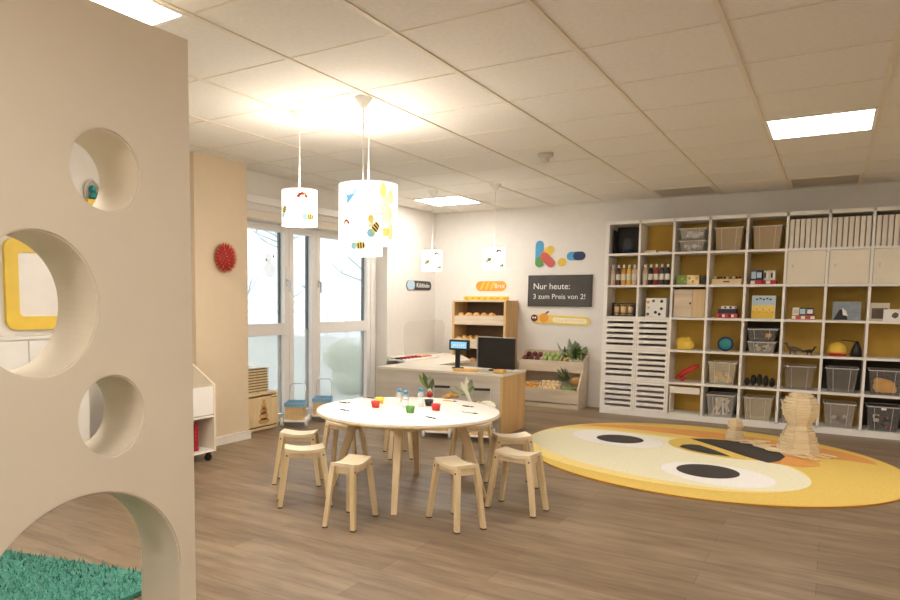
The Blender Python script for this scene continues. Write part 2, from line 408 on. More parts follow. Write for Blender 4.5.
# ---- pendants
for nm, c in dict(mo_yel='F3DF7E', mo_blk='2A2220', mo_blue='9CCFD2', mo_red='9C3428', mo_pale='FBF0C4', mo_bird='4F87A8').items():
    M[nm] = mat('print_'+nm, c, .7, .05, emis=c, est=.12)
def on_shade(mb, R, ang, z, pts, off=.0015):
    vs = [(( R+off)*math.cos(ang+p[0]/R), (R+off)*math.sin(ang+p[0]/R), z+p[1]) for p in pts]
    n = Vector((math.cos(ang), math.sin(ang), 0))*.0008
    mb.poly(vs, n)
def eli(cx, cz, a, c, rot=0, n=14): return [(cx+a*math.cos(t)*math.cos(rot)-c*math.sin(t)*math.sin(rot), cz+a*math.cos(t)*math.sin(rot)+c*math.sin(t)*math.cos(rot)) for t in [2*PI*i/n for i in range(n)]]
def bee(sh, R, ang, z, s, rot=0):
    mb = MB()
    cr, sr = math.cos(rot), math.sin(rot)
    tr = lambda P: [(x*cr-y*sr, x*sr+y*cr) for x, y in P]
    mb.m('mo_blue'); on_shade(mb, R, ang, z, tr(eli(-1.3*s, .1*s, .7*s, .75*s)))
    mb.m('mo_yel'); on_shade(mb, R, ang, z, tr(eli(0, 0, s, .7*s)), .0025)
    mb.m('mo_blk')
    for k in (-.45, .05, .55): on_shade(mb, R, ang, z, tr([((k-.1)*s, -.6*s), ((k+.14)*s, -.6*s), ((k+.14)*s, .6*s), ((k-.1)*s, .6*s)]), .0038)
    mb.m('mo_pale'); on_shade(mb, R, ang, z, tr(eli(-.2*s, .95*s, .55*s, .4*s)), .0018)
    part('bee_print', mb, 'mo_yel', sh, True)
def worm(sh, R, ang, z, s, m='mo_red'):
    mb = MB(); mb.m(m)
    for k in range(5):
        t = PI*(.1+.2*k); on_shade(mb, R, ang, z, eli(s*math.cos(t), s*math.sin(t)*.9, .42*s, .38*s))
    mb.m('mo_yel'); on_shade(mb, R, ang, z, eli(.5*s, .6*s, .2*s, .2*s), .003)
    part('worm_print', mb, m, sh, True)
def pendant(x, y, R, z0, z1, label, deco, watt):
    t = thing('pendant_lamp', label, 'pendant lamp', (x, y, CEIL), 0, 'printed drum pendant lamps')
    c = MB(); c.lathe([(0, 0), (.055, 0), (.053, -.008), (.016, -.062), (.008, -.07), (0, -.07)]); part('canopy', c, 'white', t, True)
    c = MB(); c.cyl((0, 0, -.065), (0, 0, z1-CEIL-.02), .004, n=8); part('cord', c, 'white', t, True)
    a, d = z0-CEIL, z1-CEIL
    s = MB(); s.lathe([(R, a), (R, d), (R-.003, d), (R-.003, a), (R, a)], n=48); sh = part('lamp_shade', s, 'shade', t, True)
    for zz in (a, d):
        rg = MB(); rg.tube([(R*math.cos(2*PI*i/40), R*math.sin(2*PI*i/40), zz) for i in range(41)], .003, 6)
        if zz == a: part('shade_ring', rg, 'white', t, True)
    for k in range(3): rg.cyl((0, 0, d-.02), ((R-.002)*math.cos(2*PI*k/3+.4), (R-.002)*math.sin(2*PI*k/3+.4), d-.004), .002, n=6)
    part('shade_ring', rg, 'white', t, True)
    k = MB(); k.lathe([(0, d-.02), (.02, d-.02), (.02, d-.07), (0, d-.07)], n=12); part('socket', k, 'white', t, True)
    k = MB(); k.ball((0, 0, (a+d)/2+.01), .032, (1, 1, 1.2)); part('bulb', k, 'bulb', t, True)
    deco(sh, R, math.atan2(-y, -x), (a+d)/2, (d-a))
    l = bpy.data.lights.new('bulb_light', 'POINT'); l.energy = watt*.38; l.shadow_soft_size = .045; l.color = (1, .91, .80)
    lo = bpy.data.objects.new('bulb_light', l); COL.objects.link(lo); lo.parent = t; lo.location = (0, 0, d+.03)
    l = bpy.data.lights.new('bulb_light', 'POINT'); l.energy = watt*.8; l.shadow_soft_size = .045; l.color = (1, .92, .82)
    lo = bpy.data.objects.new('bulb_light', l); COL.objects.link(lo); lo.parent = t; lo.location = (0, 0, a-.03)
def deco_small(m, R, a, z, h):
    worm(m, R, a+.15, z+h*.24, .026); bee(m, R, a-.95, z-.02, .027, 1.2); bee(m, R, a+.62, z-h*.3, .027, .1); bee(m, R, a+2.4, z, .02); worm(m, R, a+3.4, z, .02)
def deco_near(m, R, a, z, h):
    worm(m, R, a-.95, z+h*.25, .022); bee(m, R, a+.68, z+h*.16, .036, .9); bee(m, R, a-.1, z-h*.3, .030, .1)
    bee(m, R, a+2.5, z, .02); q = MB(); on_shade(q, R, a+.4, z+h*.36, eli(0, 0, .02, .024), .002); part('sun_print', q, 'mo_yel', m, True)
def deco_far(m, R, a, z, h):
    worm(m, R, a+.45, z+h*.25, .022, 'mo_blk'); bee(m, R, a-.4, z-.02, .024, .6); bee(m, R, a+.85, z-h*.35, .02, .3); bee(m, R, a+3, z, .02)
def deco_big(m, R, a, z, h):
    q = MB()
    for i_, (ox, oz, ra, rb) in enumerate(((.02, .06, .06, .09), (-.02, .02, .05, .05), (.07, -.01, .05, .06), (.1, .1, .03, .05), (.1, -.12, .03, .06))): on_shade(q, R, a+.3, z, eli(ox, oz, ra, rb), .0015+.0002*i_)
    part('giraffe_print', q, 'mo_pale', m, True)
    q = MB(); on_shade(q, R, a+.5, z+h*.36, eli(0, 0, .024, .045), .003); part('head_print', q, 'mo_yel', m, True)
    q = MB(); on_shade(q, R, a+.6, z-h*.33, eli(0, 0, .038, .028), .003); part('flower_print', q, 'mo_yel', m, True)
    q = MB(); q.m('mo_bird'); on_shade(q, R, a-.72, z+h*.28, [(0, 0), (.03, .012), (.075, .03), (.04, -.01), (.02, -.035), (-.015, -.06), (-.01, -.02), (-.03, .02)])
    q.m('mo_blue'); on_shade(q, R, a-.6, z+h*.28, eli(.02, .02, .03, .012, .6), .0025); part('bird_print', q, 'mo_bird', m, True); bee(m, R, a+2.6, z, .03)
pendant(-2.385, 3.46, .119, 1.528, 1.762, 'small drum pendant hanging lowest, in front of the big drum lampshade', deco_near, 5)
pendant(-2.648, 3.905, .196, 1.634, 2.022, 'largest drum pendant with pale yellow print above the round table', deco_big, 6)
pendant(-2.918, 3.516, .114, 1.736, 1.956, 'small drum pendant nearest the window, left of the largest lampshade', deco_small, 5)
pendant(-2.953, 6.655, .113, 1.594, 1.815, 'small drum pendant hanging over the shop till, right of its twin', deco_far, 1.0)
pendant(-3.716, 6.73, .113, 1.594, 1.815, 'small drum pendant hanging over the left end of the shop counter', deco_far, 1.0)

# ================================================================== ROUND TABLE AND STOOLS
TC = (-2.31, 3.885)
t = thing('round_table', 'large round white table with slanted wooden legs', 'table', (TC[0], TC[1], 0))
b = MB(); b.lathe([(0, .528), (.584, .528), (.594, .533), (.598, .541), (.594, .549), (.588, .55), (0, .55)], (TC[0], TC[1], 0), 72); part('tabletop', b, 'tabletop', t)
b = MB(); b.lathe([(.578, .5275), (.5965, .532), (.5965, .5385), (.599, .5385), (.599, .530), (.586, .522), (.578, .522), (.578, .5275)], (TC[0], TC[1], 0), 72); part('table_edge', b, 'birchx', t, label='wooden edge band')
feet = [(-2.115, 3.414), (-1.828, 4.052), (-2.501, 4.351), (-2.79, 3.71)]
tops = [(TC[0]+(fx-TC[0])*.66, TC[1]+(fy-TC[1])*.66) for fx, fy in feet]
b = MB()
for i in range(4):
    p, q = tops[i], tops[(i+1) % 4]; v = Vector((q[0]-p[0], q[1]-p[1])); L = v.length; a = math.atan2(v.y, v.x)
    b.box(-L/2, L/2, -.012, .012, .455, .526, rot=Z3(a, 3, 'Z'), at=((p[0]+q[0])/2, (p[1]+q[1])/2, .4905))
part('apron', b, 'birchx', t)
for f, p in zip(feet, tops):
    b = MB(); a = math.atan2(f[1]-TC[1], f[0]-TC[0]); b.bar((f[0], f[1], 0), (p[0], p[1], .526), .034, .034, .062, .05, a); part('leg', b, 'stoolwood', t)

def make_stool(label):
    t = thing('stool', label, 'stool', (0, 0, 0), 0, 'wooden stools around the round table')
    L, W, hz = .238, .145, .362
    b = MB(); n = 12; top = []; bot = []
    for i in range(n+1):
        u = -1+2*i/n; z = hz-.016*(1-u*u); x = u*L/2
        top.append([b.bm.verts.new((x, y, z)) for y in (-W/2, W/2)]); bot.append([b.bm.verts.new((x, y, z-.02)) for y in (-W/2, W/2)])
    fs = []
    for i in range(n):
        A, B_, C, D = top[i], top[i+1], bot[i], bot[i+1]
        fs += [b.bm.faces.new((A[0], B_[0], B_[1], A[1])), b.bm.faces.new((C[1], D[1], D[0], C[0])), b.bm.faces.new((A[0], C[0], D[0], B_[0])), b.bm.faces.new((B_[1], D[1], C[1], A[1]))]
    fs += [b.bm.faces.new((top[0][1], bot[0][1], bot[0][0], top[0][0])), b.bm.faces.new((top[n][0], bot[n][0], bot[n][1], top[n][1]))]
    b._fin(fs); part('seat', b, 'stoolseat', t, True)
    b = MB()
    for sy in (-1, 1):   # long rails, curved underside follows the seat
        pts = [(-L/2+.02, sy*(W/2-.012), hz-.045), (L/2-.02, sy*(W/2-.012), hz-.045), (L/2-.02, sy*(W/2-.012), hz-.021), (0, sy*(W/2-.012), hz-.039), (-L/2+.02, sy*(W/2-.012), hz-.021)]
        pts[0] = (pts[0][0], pts[0][1], hz-.062); pts[1] = (pts[1][0], pts[1][1], hz-.062)
        b.poly(pts, (0, -sy*.014, 0))
    for sx in (-1, 1): b.box(sx*(L/2-.018)-.007, sx*(L/2-.018)+.007, -W/2+.02, W/2-.02, hz-.06, hz-.022)
    part('rail', b, 'stoolwood', t, True)
    for sx in (-1, 1):
        for sy in (-1, 1): b = MB(); b.cyl((sx*(L/2-.008), sy*(W/2-.004), hz-.045), (sx*(L/2-.008), sy*(W/2+.006), hz-.045), .0055, n=8); part('bolt', b, 'dark', t, True)
    for sx in (-1, 1):
        for sy in (-1, 1):
            b = MB(); b.bar((sx*.153, sy*.086, .006), (sx*(L/2-.014), sy*(W/2-.012), hz-.018), .026, .024, .034, .027)
            l = part('leg', b, 'stoolwood', t, True)
            b = MB(); b.bar((sx*.1535, sy*.0865, 0), (sx*.153, sy*.086, .007), .027, .025); part('foot_pad', b, 'dark', l, True)
    return t
M['stoolseat'] = wood('stool_seat', 'EBDCC0', 'E2CDA8', 'x', .4)
ST = [(-2.243, 3.155, 100, 'front stool left of the front table leg, its short end towards the viewer'),
      (-1.738, 3.468, -31, 'stool standing right of the front table leg, nearest the viewer'),
      (-2.693, 3.289, 42.5, 'left stool nearer the viewer, its white-lit saddle seat facing front'),
      (-3.04, 3.655, 28, 'leftmost stool, half hidden behind a nearer left stool'),
      (-3.03, 4.17, 4, 'stool behind the left table leg, facing the window'),
      (-1.554, 3.924, -6, 'rightmost stool, nearer of the pair at the right of the table'),
      (-1.80, 4.42, 40, 'stool behind the rightmost stool, close to the round rug'),
      (-2.93, 4.775, 131, 'stool seen only by its legs under the far side of the table'),
      (-2.215, 4.69, 62, 'stool in front of the shop counter end, tucked behind the table')]
s0 = make_stool(ST[0][3]); s0.location = (ST[0][0], ST[0][1], 0); s0.rotation_euler = (0, 0, math.radians(ST[0][2]))
for x, y, a, lab in ST[1:]: dup(s0, (x, y, 0), math.radians(a), lab)

# things on the table
TZ = .5505
def cup(x, y, col, lab):
    t = thing('paint_cup', lab, 'paint cup', (x, y, TZ), random.uniform(0, 1), 'small coloured cups on the table')
    b = MB(); b.lathe([(0, 0), (.024, 0), (.031, .042), (.028, .042), (.022, .006), (0, .006)], n=20); part('cup', b, col, t, True)
    b = MB(); b.lathe([(0, .033), (.026, .034), (0, .035)], n=20); part('contents', b, col, t, True)
cup(-2.60, 3.99, 'yellow', 'small yellow cup on the white table behind the left red cup')
cup(-2.52, 3.82, 'red', 'small red cup on the white table in front of the yellow cup')
cup(-2.22, 3.765, 'green', 'small green cup on the white table in front of the bottles')
cup(-2.27, 4.10, 'black', 'small black cup on the white table beside the right red cup')
cup(-2.135, 3.95, 'red', 'small red cup on the white table in front of the black cup')
M['bottleplastic'] = see_through('bottle_clear', 'E4ECEE', .25, .1)
M['paper'] = mat('paper_label', 'F0EDEA', .8, .05)
def bottle(x, y, h, lab):
    t = thing('small_bottle', lab, 'bottle', (x, y, TZ), 0, 'clear bottles with blue caps on the table')
    b = MB(); b.lathe([(0, 0), (.02, 0), (.021, .004), (.021, h*.68), (.014, h*.8), (.011, h*.84), (0, h*.84)], n=20); part('body', b, 'bottleplastic', t, True)
    b = MB(); b.lathe([(.0216, h*.2), (.0216, h*.5)], n=20); part('paper_label', b, 'paper', t, True)
    b = MB(); b.lathe([(0, h*.84), (.014, h*.84), (.014, h), (.012, h+.002), (0, h+.002)], n=20); part('cap', b, 'cap', t, True)
bottle(-2.43, 3.975, .115, 'clear bottle with a blue cap, left one of three on the table')
bottle(-2.335, 3.90, .115, 'clear bottle with a blue cap, middle and lowest one of three on the table')
bottle(-2.295, 4.03, .125, 'clear bottle with a blue cap, right one of three on the table')
# paper place mats, pencils and tweezers lying round the table
def tool(x, y, a, lab, col='dark', L=.09):
    t = thing('brush', lab, 'brush', (x, y, TZ+.004), a, 'brushes lying round the white table')
    b = MB(); b.cyl((-L/2, 0, 0), (L*.1, 0, 0), .003, .004, 8); part('handle', b, col, t, True)
    b = MB(); b.cyl((L*.1, 0, 0), (L*.25, 0, 0), .004, .004, 8); part('ferrule', b, 'metal', t, True)
    b = MB(); b.cyl((L*.25, 0, 0), (L*.5, 0, 0), .004, .001, 8); part('bristles', b, 'black', t, True)
tool(-2.80, 3.86, .2, 'thin dark brush lying at the left rim of the table')
tool(-2.60, 3.585, -.2, 'thin dark brush lying at the front left of the table, nearest the left red cup')
tool(-2.01, 3.66, -.3, 'thin dark brush lying at the front of the table right of the front leg')
tool(-2.03, 4.21, -.1, 'thin dark brush lying at the right rim, farther from the viewer')
tool(-1.90, 3.97, -.1, 'thin pale brush lying at the right rim, nearer the viewer', 'metal', .12)
tool(-2.77, 4.16, 0, 'thin dark brush lying at the far left of the table')
tool(-2.25, 4.37, .1, 'thin orange brush lying at the far rim of the table', 'orange', .11)

# ================================================================== TOY SHOP
CX0, CX1, CY0, CY1, CZ = -3.96, -2.56, 6.03, 6.61, .58
t = thing('shop_counter', 'wooden toy shop counter with pale top and grey oak front', 'counter', (-3.3, 6.3, 0))
b = MB(); b.box(CX0, CX1+.004, CY0-.01, CY1, CZ-.022, CZ, bev=.003); b.poly([(x, y, CZ-.022) for x, y in ((CX0, CY1-.001), (-3.55, CY1-.001), (-3.55, 7.4), (-3.95, 7.98), (-4.14, 8.0), (-4.14, 8.2), (XL+.005, 8.2), (XL+.005, 7.24))], (0, 0, .022))
part('countertop', b, 'ctop', t, label='pale beige countertop') if False else None
M['ctop'] = wood('counter_top_pale', 'EDE3D2', 'E2D4BE', 'x', .4)
part('countertop', b, 'ctop', t, label='pale beige countertop')
b = MB(); b.box(CX0, CX1-.02, CY0, CY0+.02, 0, CZ-.022); part('front_panel', b, 'greyoak', t, label='grey oak front panel')
b = MB(); b.box(CX1-.02, CX1, CY0, CY1, 0, CZ-.022); part('side_panel', b, 'oakend', t, label='warm oak end panel')
b = MB(); b.box(CX0, CX0+.02, CY0+.02, CY1, 0, CZ-.022); part('side_panel', b, 'greyoak', t)
b = MB(); b.box(CX0+.02, CX1-.02, CY0+.02, CY1-.02, .25, .268); part('inner_shelf', b, 'pale', t)
b = MB(); b.box(-4.2, -4.18, 7.3, 8.18, 0, CZ-.022); part('return_panel', b, 'palez', t)
# glass guard
b = MB(); P = rrect(7.12, 8.14, .585, 1.02, .09); b.poly([(-4.3, y, z) for y, z in P], (.006, 0, 0))
t = thing('glass_guard', 'clear upright guard sheet with rounded corners on the left counter', 'glass screen', (-4.3, 7.6, CZ))
part('sheet', b, 'acryl', t)
b = MB(); M['edge'] = mat('acrylic_edge', 'CFCABC', .3, .03)
b.tube([(-4.297, y, z) for y, z in P if z > .6]+[], .0035, 6); part('edge', b, 'edge', t)
# meat tray
t = thing('sausage_board', 'board of toy sausages and ham slices on the left counter', 'food board', (-4.15, 6.95, CZ+.001))
b = MB(); b.box(-4.26, -4.02, 6.7, 7.5, CZ+.001, CZ+.014, bev=.004); part('board', b, 'white', t)
for k in range(6):
    y = 6.68+k*.085; b = MB(); b.tube([(-4.2, y, CZ+.026), (-4.14, y+.03, CZ+.03), (-4.07, y+.035, CZ+.026)], [.008, .012, .008]); part('sausage', b, ['black', 'redd', 'redd', 'red', 'redd', 'red'][k], t)
for k in range(5):
    b = MB(); b.lathe([(0, 0), (.045, 0), (.045, .012), (0, .012)], (-4.12, 7.17+.06*k, CZ+.014+.006*(k % 2)), 16); part('ham_slice', b, 'ham', t) if 'ham' in M else None
    if 'ham' not in M:
        M['ham'] = mat('ham_pink', 'EBA176', .6, .1, 20); part('ham_slice', b, 'ham', t)
# customer display
t = thing('customer_display', 'small black till display on a pole with a blue screen', 'till display', (-3.19, 6.35, CZ))
b = MB(); b.box(-3.235, -3.145, 6.31, 6.40, CZ, CZ+.012, bev=.003); part('base', b, 'black', t)
b = MB(); b.box(-3.212, -3.168, 6.335, 6.365, CZ+.012, .80, bev=.004); part('pole', b, 'black', t)
b = MB(); b.box(-3.285, -3.06, 6.33, 6.37, .765, .875, bev=.016); d_ = part('display_housing', b, 'black', t)
M['lcd'] = emit('lcd_blue', '7CB9D8', .35)
b = MB(); b.box(-3.26, -3.085, 6.3275, 6.332, .787, .853, bev=.001); part('screen', b, 'lcd', d_)
b = MB(); b.m('chalkw')
for k in range(6): b.box(-3.235+k*.023, -3.221+k*.023, 6.3262, 6.3275, .808+(k % 2)*.006, .83)
part('digits', b, 'chalkw', d_)
# monitor
t = thing('touch_monitor', 'black till monitor with a pale rim standing on the counter', 'monitor', (-2.78, 6.33, CZ))
R_ = Z3(math.radians(-4), 3, 'Z')
b = MB(); b.box(-.2, .2, -.018, .018, -.155, .155, bev=.01, rot=R_, at=(-2.775, 6.37, .755)); part('housing', b, 'black', t)
b = MB()
for q in ((-.204, .204, .150, .158), (-.204, -.196, -.155, .15)): b.box(q[0], q[1], -.02, .02, q[2], q[3], bev=.002, rot=R_, at=(-2.775+(q[0]+q[1])/2*.998, 6.37, .755+(q[2]+q[3])/2))
part('rim', b, 'metal', t)
b = MB(); b.box(-2.83, -2.71, 6.31, 6.43, CZ, CZ+.015, bev=.004); b.box(-2.80, -2.74, 6.38, 6.41, CZ+.015, .66); part('stand', b, 'black', t)
# plank with bread on the counter front
b = MB(); P = rrect(-3.11, -2.86, 6.07, 6.17, .03); b.poly([(x, y, CZ+.001) for x, y in P], (0, 0, .022))
solo('chopping_board', b, 'breadp', 'pale yellow chopping board lying before the till monitor', 'chopping board', (-2.98, 6.12, CZ+.001))
b = MB(); b.box(-2.70, -2.60, 6.12, 6.22, CZ+.001, CZ+.036, bev=.012)
solo('bread_roll', b, 'breadp', 'small pale block beside the monitor on the right counter end', 'toy bread', (-2.65, 6.17, CZ+.001))

# bread shelf
BX0, BX1, BY0, BY1, BZ = -4.125, -3.385, 8.03, 8.42, 1.28
t = thing('bread_shelf', 'tall oak bakery shelf with raised tray fronts against the back wall', 'shelf', ((BX0+BX1)/2, 8.2, 0))
for x in (BX0, BX1-.03): b = MB(); b.box(x, x+.03, BY0, BY1, 0, BZ); part('side_panel', b, 'oakend', t)
b = MB(); b.box(BX0+.03, BX1-.03, BY0, BY1, BZ-.02, BZ); part('top_panel', b, 'pale', t)
b = MB(); b.box(BX0+.03, BX1-.03, BY1-.015, BY1, .02, BZ-.02); part('back_panel', b, 'brownback', t) if 'brownback' in M else None
if 'brownback' not in M:
    M['brownback'] = mat('bread_back_brown', '7A6148', .8, .08); part('back_panel', b, 'brownback', t)
LV = [(.97, 1.085), (.67, .79), (.39, .50), (.1, .2)]
for z0, z1 in LV:
    b = MB(); b.box(BX0+.03, BX1-.03, BY0+.005, BY0+.02, z0, z1); part('tray_front', b, 'pale', t)
    b = MB(); b.poly([(BX0+.03, BY0+.02, z0), (BX0+.03, BY0+.02, z0+.015), (BX0+.03, BY1-.016, z0+.06), (BX0+.03, BY1-.016, z0+.045)], (BX1-BX0-.06, 0, 0)); part('tray_floor', b, 'pale', t)
def breadmesh(kind):
    b = MB()
    if kind == 'roll':
        b.m('bread').ball((0, 0, .042), .056, (.9, .9, .78), sub=2); b.m('breadp')
        for k in (-1, 0, 1): b.ball((k*.025, -.01, .062), .016, (.6, 1.6, .5), sub=1)
    elif kind == 'pretzel':
        b.m('bread'); b.tube([(.045*math.cos(t)*1.1, .03*math.sin(2*t)*.6, .03+.028*math.sin(t)) for t in [2*PI*i/20 for i in range(21)]], .013, 7)
    else:
        b.m('breadp'); b.tube([(-.06+.024*i, .004*math.sin(i), .03+.008*math.sin(i*1.2)) for i in range(6)], [.012, .024, .028, .028, .024, .012], 8)
    return b
n0 = None
for k in range(5):
    x = BX0+.1+k*.105; lab = 'round golden bread roll on the top bakery tray, %s from the left' % ORD[k]
    if n0 is None: n0 = solo('bread_roll', breadmesh('roll'), 'bread', lab, 'bread', (0, 0, 0), 'rolls on the top bakery tray'); n0.location = (x, BY0+.075, 1.04)
    else: dup(n0, (x, BY0+.075, 1.04), .3*k, lab)
p0 = None
for k in range(4):
    x = BX0+.60-.005+k*.033; lab = 'small pale roll at the right end of the top bakery tray, %s from the left' % ORD[k]
    b = MB(); b.ball((0, 0, .02), .022, (1, 1, .9), sub=2)
    if p0 is None: p0 = solo('bread_roll', b, 'breadp', lab, 'bread', (0, 0, 0), 'small pale rolls on the top bakery tray'); p0.location = (x-.02, BY0+.06, 1.055)
    else: b.bm.free(); dup(p0, (x-.02, BY0+.06, 1.055), 0, lab)
c0 = None
for k in range(7):
    x = BX0+.08+(k % 4)*.085+(.04 if k > 3 else 0); lab = 'golden baguette piece heaped on the second bakery tray, %s of the %s row' % (ORD[k % 4], 'front' if k < 4 else 'rear')
    if c0 is None: c0 = solo('baguette', breadmesh('bag'), 'breadp', lab, 'bread', (0, 0, 0), 'baguettes on the second bakery tray'); c0.location = (x, BY0+.08, .75); c0.rotation_euler = (0, 0, 1.2)
    else: dup(c0, (x, BY0+(.08 if k < 4 else .16), .75+(.02 if k > 3 else 0)), 1.2+.15*(k % 3), lab)
for k in range(4): dup(n0, (BX0+.16+k*.11, BY0+.075, .465), .5*k, 'round roll on the third bakery tray behind the till, %s from the left' % ORD[k], 'rolls on the third bakery tray')
b = MB(); b.m('yellow').box(-4.05, -3.30+.0, 8.06, 8.085, BZ+.001, BZ+.05, bev=.006); b.m('orange')
for k in range(7): b.ball((-4.0+k*.105, 8.058, BZ+.026), .018, (1.6, .25, .8), sub=1)
bmesh.ops.scale(b.bm, vec=(.82, 1, 1), space=Matrix.Translation((3.675, 0, 0)), verts=b.bm.verts[:])
solo('sign_strip', b, 'yellow', 'long yellow and orange patterned strip standing on the bakery shelf', 'sign', (-3.67, 8.07, BZ+.001))

# fruit stand
FX0, FX1, FY = -3.26, -2.46, 8.05
t = thing('fruit_stand', 'two-tier pale oak greengrocer stand against the back wall', 'produce stand', (-2.87, 8.2, 0))
for x in (FX0, FX1-.02):
    b = MB(); b.poly([(x, FY, 0), (x, YB-.02, 0), (x, YB-.02, .66), (x, 8.2, .56), (x, 8.2, .46), (x, FY, .24)], (.02, 0, 0)); part('side_panel', b, 'pale', t)
b = MB(); b.box(FX0+.02, FX1-.02, FY, FY+.018, .065, .225); part('lower_front', b, 'pale', t)
b = MB(); b.box(FX0+.02, FX1-.02, FY+.012, FY+.026, 0, .055); part('plinth', b, 'pale', t)
b = MB(); b.box(FX0+.02, FX1-.02, 8.2, 8.216, .42, .555); part('upper_front', b, 'pale', t)
b = MB(); b.poly([(FX0+.02, FY+.018, .12), (FX0+.02, 8.36, .27), (FX0+.02, 8.36, .285), (FX0+.02, FY+.018, .135)], (FX1-FX0-.04, 0, 0)); part('lower_tray', b, 'pale', t)
b = MB(); b.poly([(FX0+.02, 8.217, .45), (FX0+.02, 8.39, .57), (FX0+.02, 8.39, .585), (FX0+.02, 8.217, .465)], (FX1-FX0-.04, 0, 0)); part('upper_tray', b, 'pale', t)
b = MB(); b.box(FX0+.02, FX1-.02, 8.395, 8.41, .04, .67); part('back_panel', b, 'pale', t)
for x in (FX0+.29, FX0+.54):
    b = MB(); b.poly([(x, FY+.018, .136), (x, 8.2, .215), (x, 8.2, .31), (x, FY+.018, .225)], (.01, 0, 0)); part('divider', b, 'pale', t)
for x in (FX0+.26, FX0+.5):
    b = MB(); b.poly([(x, 8.217, .468), (x, 8.39, .588), (x, 8.39, .66), (x, 8.217, .555)], (.01, 0, 0)); part('divider', b, 'pale', t)
M['beet'] = mat('beetroot', '6E2A2C', .5, .3, 12); M['lime'] = mat('pear_green', 'B0BE72', .5, .15, 12); M['onion'] = mat('onion_tan', 'EBCB98', .5, .2, 15)
M['carrot'] = mat('orange_fruit', 'EFAA42', .5, .12, 15); M['leafd'] = mat('leaf_dark', '5E6B45', .6, .25, 12); M['leafg'] = mat('leaf_green', '86A04E', .6, .2, 12)
M['leafgrey'] = mat('leaf_greygreen', 'A3AB92', .6, .25, 14); M['cucum'] = mat('cucumber', '7F9A52', .4, .2, 20); M['pine'] = mat('pineapple_skin', 'C08F4C', .7, .3, 30); M['stemw'] = mat('leek_white', 'ECEBD2', .5, .05)
def fruit(kind, base_mat, r, sc, stem):
    o = MB(); o.m(base_mat).ball((0, 0, r*sc[2]), r, sc, sub=2)
    if stem: o.m('leafd').cyl((0, 0, r*sc[2]*1.9), (.004, 0, r*sc[2]*2.25), .003, .002, 6)
    return o
def heap(name, cat, fmat, r, sc, x0, x1, y0, y1, zf, n, rows, group, lab, stem=True):
    o0 = None; k = 0
    per = n//rows
    for rr in range(rows):
        for c in range(per):
            x = x0+(x1-x0)*(c+.5+(.15 if rr % 2 else -.1))/per; y = y0+(y1-y0)*(rr+.5)/rows
            l = '%s, %s from the left in %s' % (lab, ORD[c], ['the front row', 'the second row', 'the back row'][rr])
            pos = (x, y, zf(y)+(.003 if c % 2 else .0))
            if o0 is None: o0 = solo(name, fruit(name, fmat, r, sc, stem), fmat, l, cat, (0, 0, 0), group); o0.location = pos
            else: dup(o0, pos, random.uniform(0, 6), l)
            k += 1
zu = lambda y: .472+(y-8.217)/.173*.12
zl = lambda y: .138+(y-8.068)/.29*.15
heap('beetroot', 'vegetable', 'beet', .034, (1, 1, .95), FX0+.03, FX0+.25, 8.225, 8.36, lambda y: zu(y)+.035, 6, 2, 'beetroots in the upper crate', 'dark red beetroot in the upper left compartment')
heap('pear', 'fruit', 'lime', .034, (1, 1, 1.15), FX0+.28, FX0+.49, 8.225, 8.36, lambda y: zu(y)+.03, 6, 2, 'green pears in the upper crate', 'green pear in the upper middle compartment')
heap('orange', 'fruit', 'carrot', .03, (1, 1, .95), FX0+.03, FX0+.28, 8.075, 8.20, lambda y: zl(y)+.035, 8, 2, 'oranges in the lower crate', 'small orange in the lower left compartment')
heap('onion', 'vegetable', 'onion', .035, (1, 1, .95), FX0+.305, FX0+.53, 8.075, 8.24, lambda y: zl(y)+.035, 12, 3, 'onions in the lower crate', 'tan onion in the lower middle compartment')
b = MB()
for k in range(3): b.tube([(FX0+.53+k*.02, 8.24, .53+.02*k), (FX0+.55+k*.02, 8.27, .575+.01*k), (FX0+.59+k*.02, 8.30, .60)], [.006, .014, .006])
b.m('stemw') if False else None
solo('banana_bunch', b, 'yellow', 'pale yellow bananas beside the large leafy bundle', 'fruit', (FX0+.56, 8.26, .52))
# big leafy bundle on the upper tray
t = thing('leek_bundle', 'large grey-green leafy leek bundle on the upper tier', 'vegetable', (-2.60, 8.28, .55))
b = MB()
for k in range(5): b.cyl((-2.64+.03*k, 8.27, .52), (-2.66+.035*k, 8.30, .66), .014, .018, 8)
part('stalks', b, 'stemw', t)
for k in range(30):
    a = -.5+PI*1.1*random.random(); l = random.uniform(.12, .22); b = MB()
    bx, by = -2.575+random.uniform(-.06, .08), 8.28+random.uniform(-.02, .03)
    tx = -2.575+math.cos(a)*l*.9+random.uniform(-.02, .02); tz = .64+abs(math.sin(a))*l*.8
    b.leaf((bx, by, .58), (min(tx, -2.43), min(by+random.uniform(-.1, .05), 8.39), tz), random.uniform(.07, .11), (random.uniform(-.4, .4), 1, .3) if k % 2 else (1, .5, .2), .5)
    part('leaf', b, ['leafgrey', 'leafd', 'leafgrey', 'leafg'][k % 4], t)
b = MB(); b.leaf((-2.66, 8.28, .62), (-2.80, 8.24, .78), .06, (0, 1, .3), .4); part('leaf', b, 'leafgrey', t)
b = MB(); b.leaf((-2.64, 8.28, .62), (-2.66, 8.26, .83), .06, (1, .3, 0), .3); part('leaf', b, 'leafgrey', t)
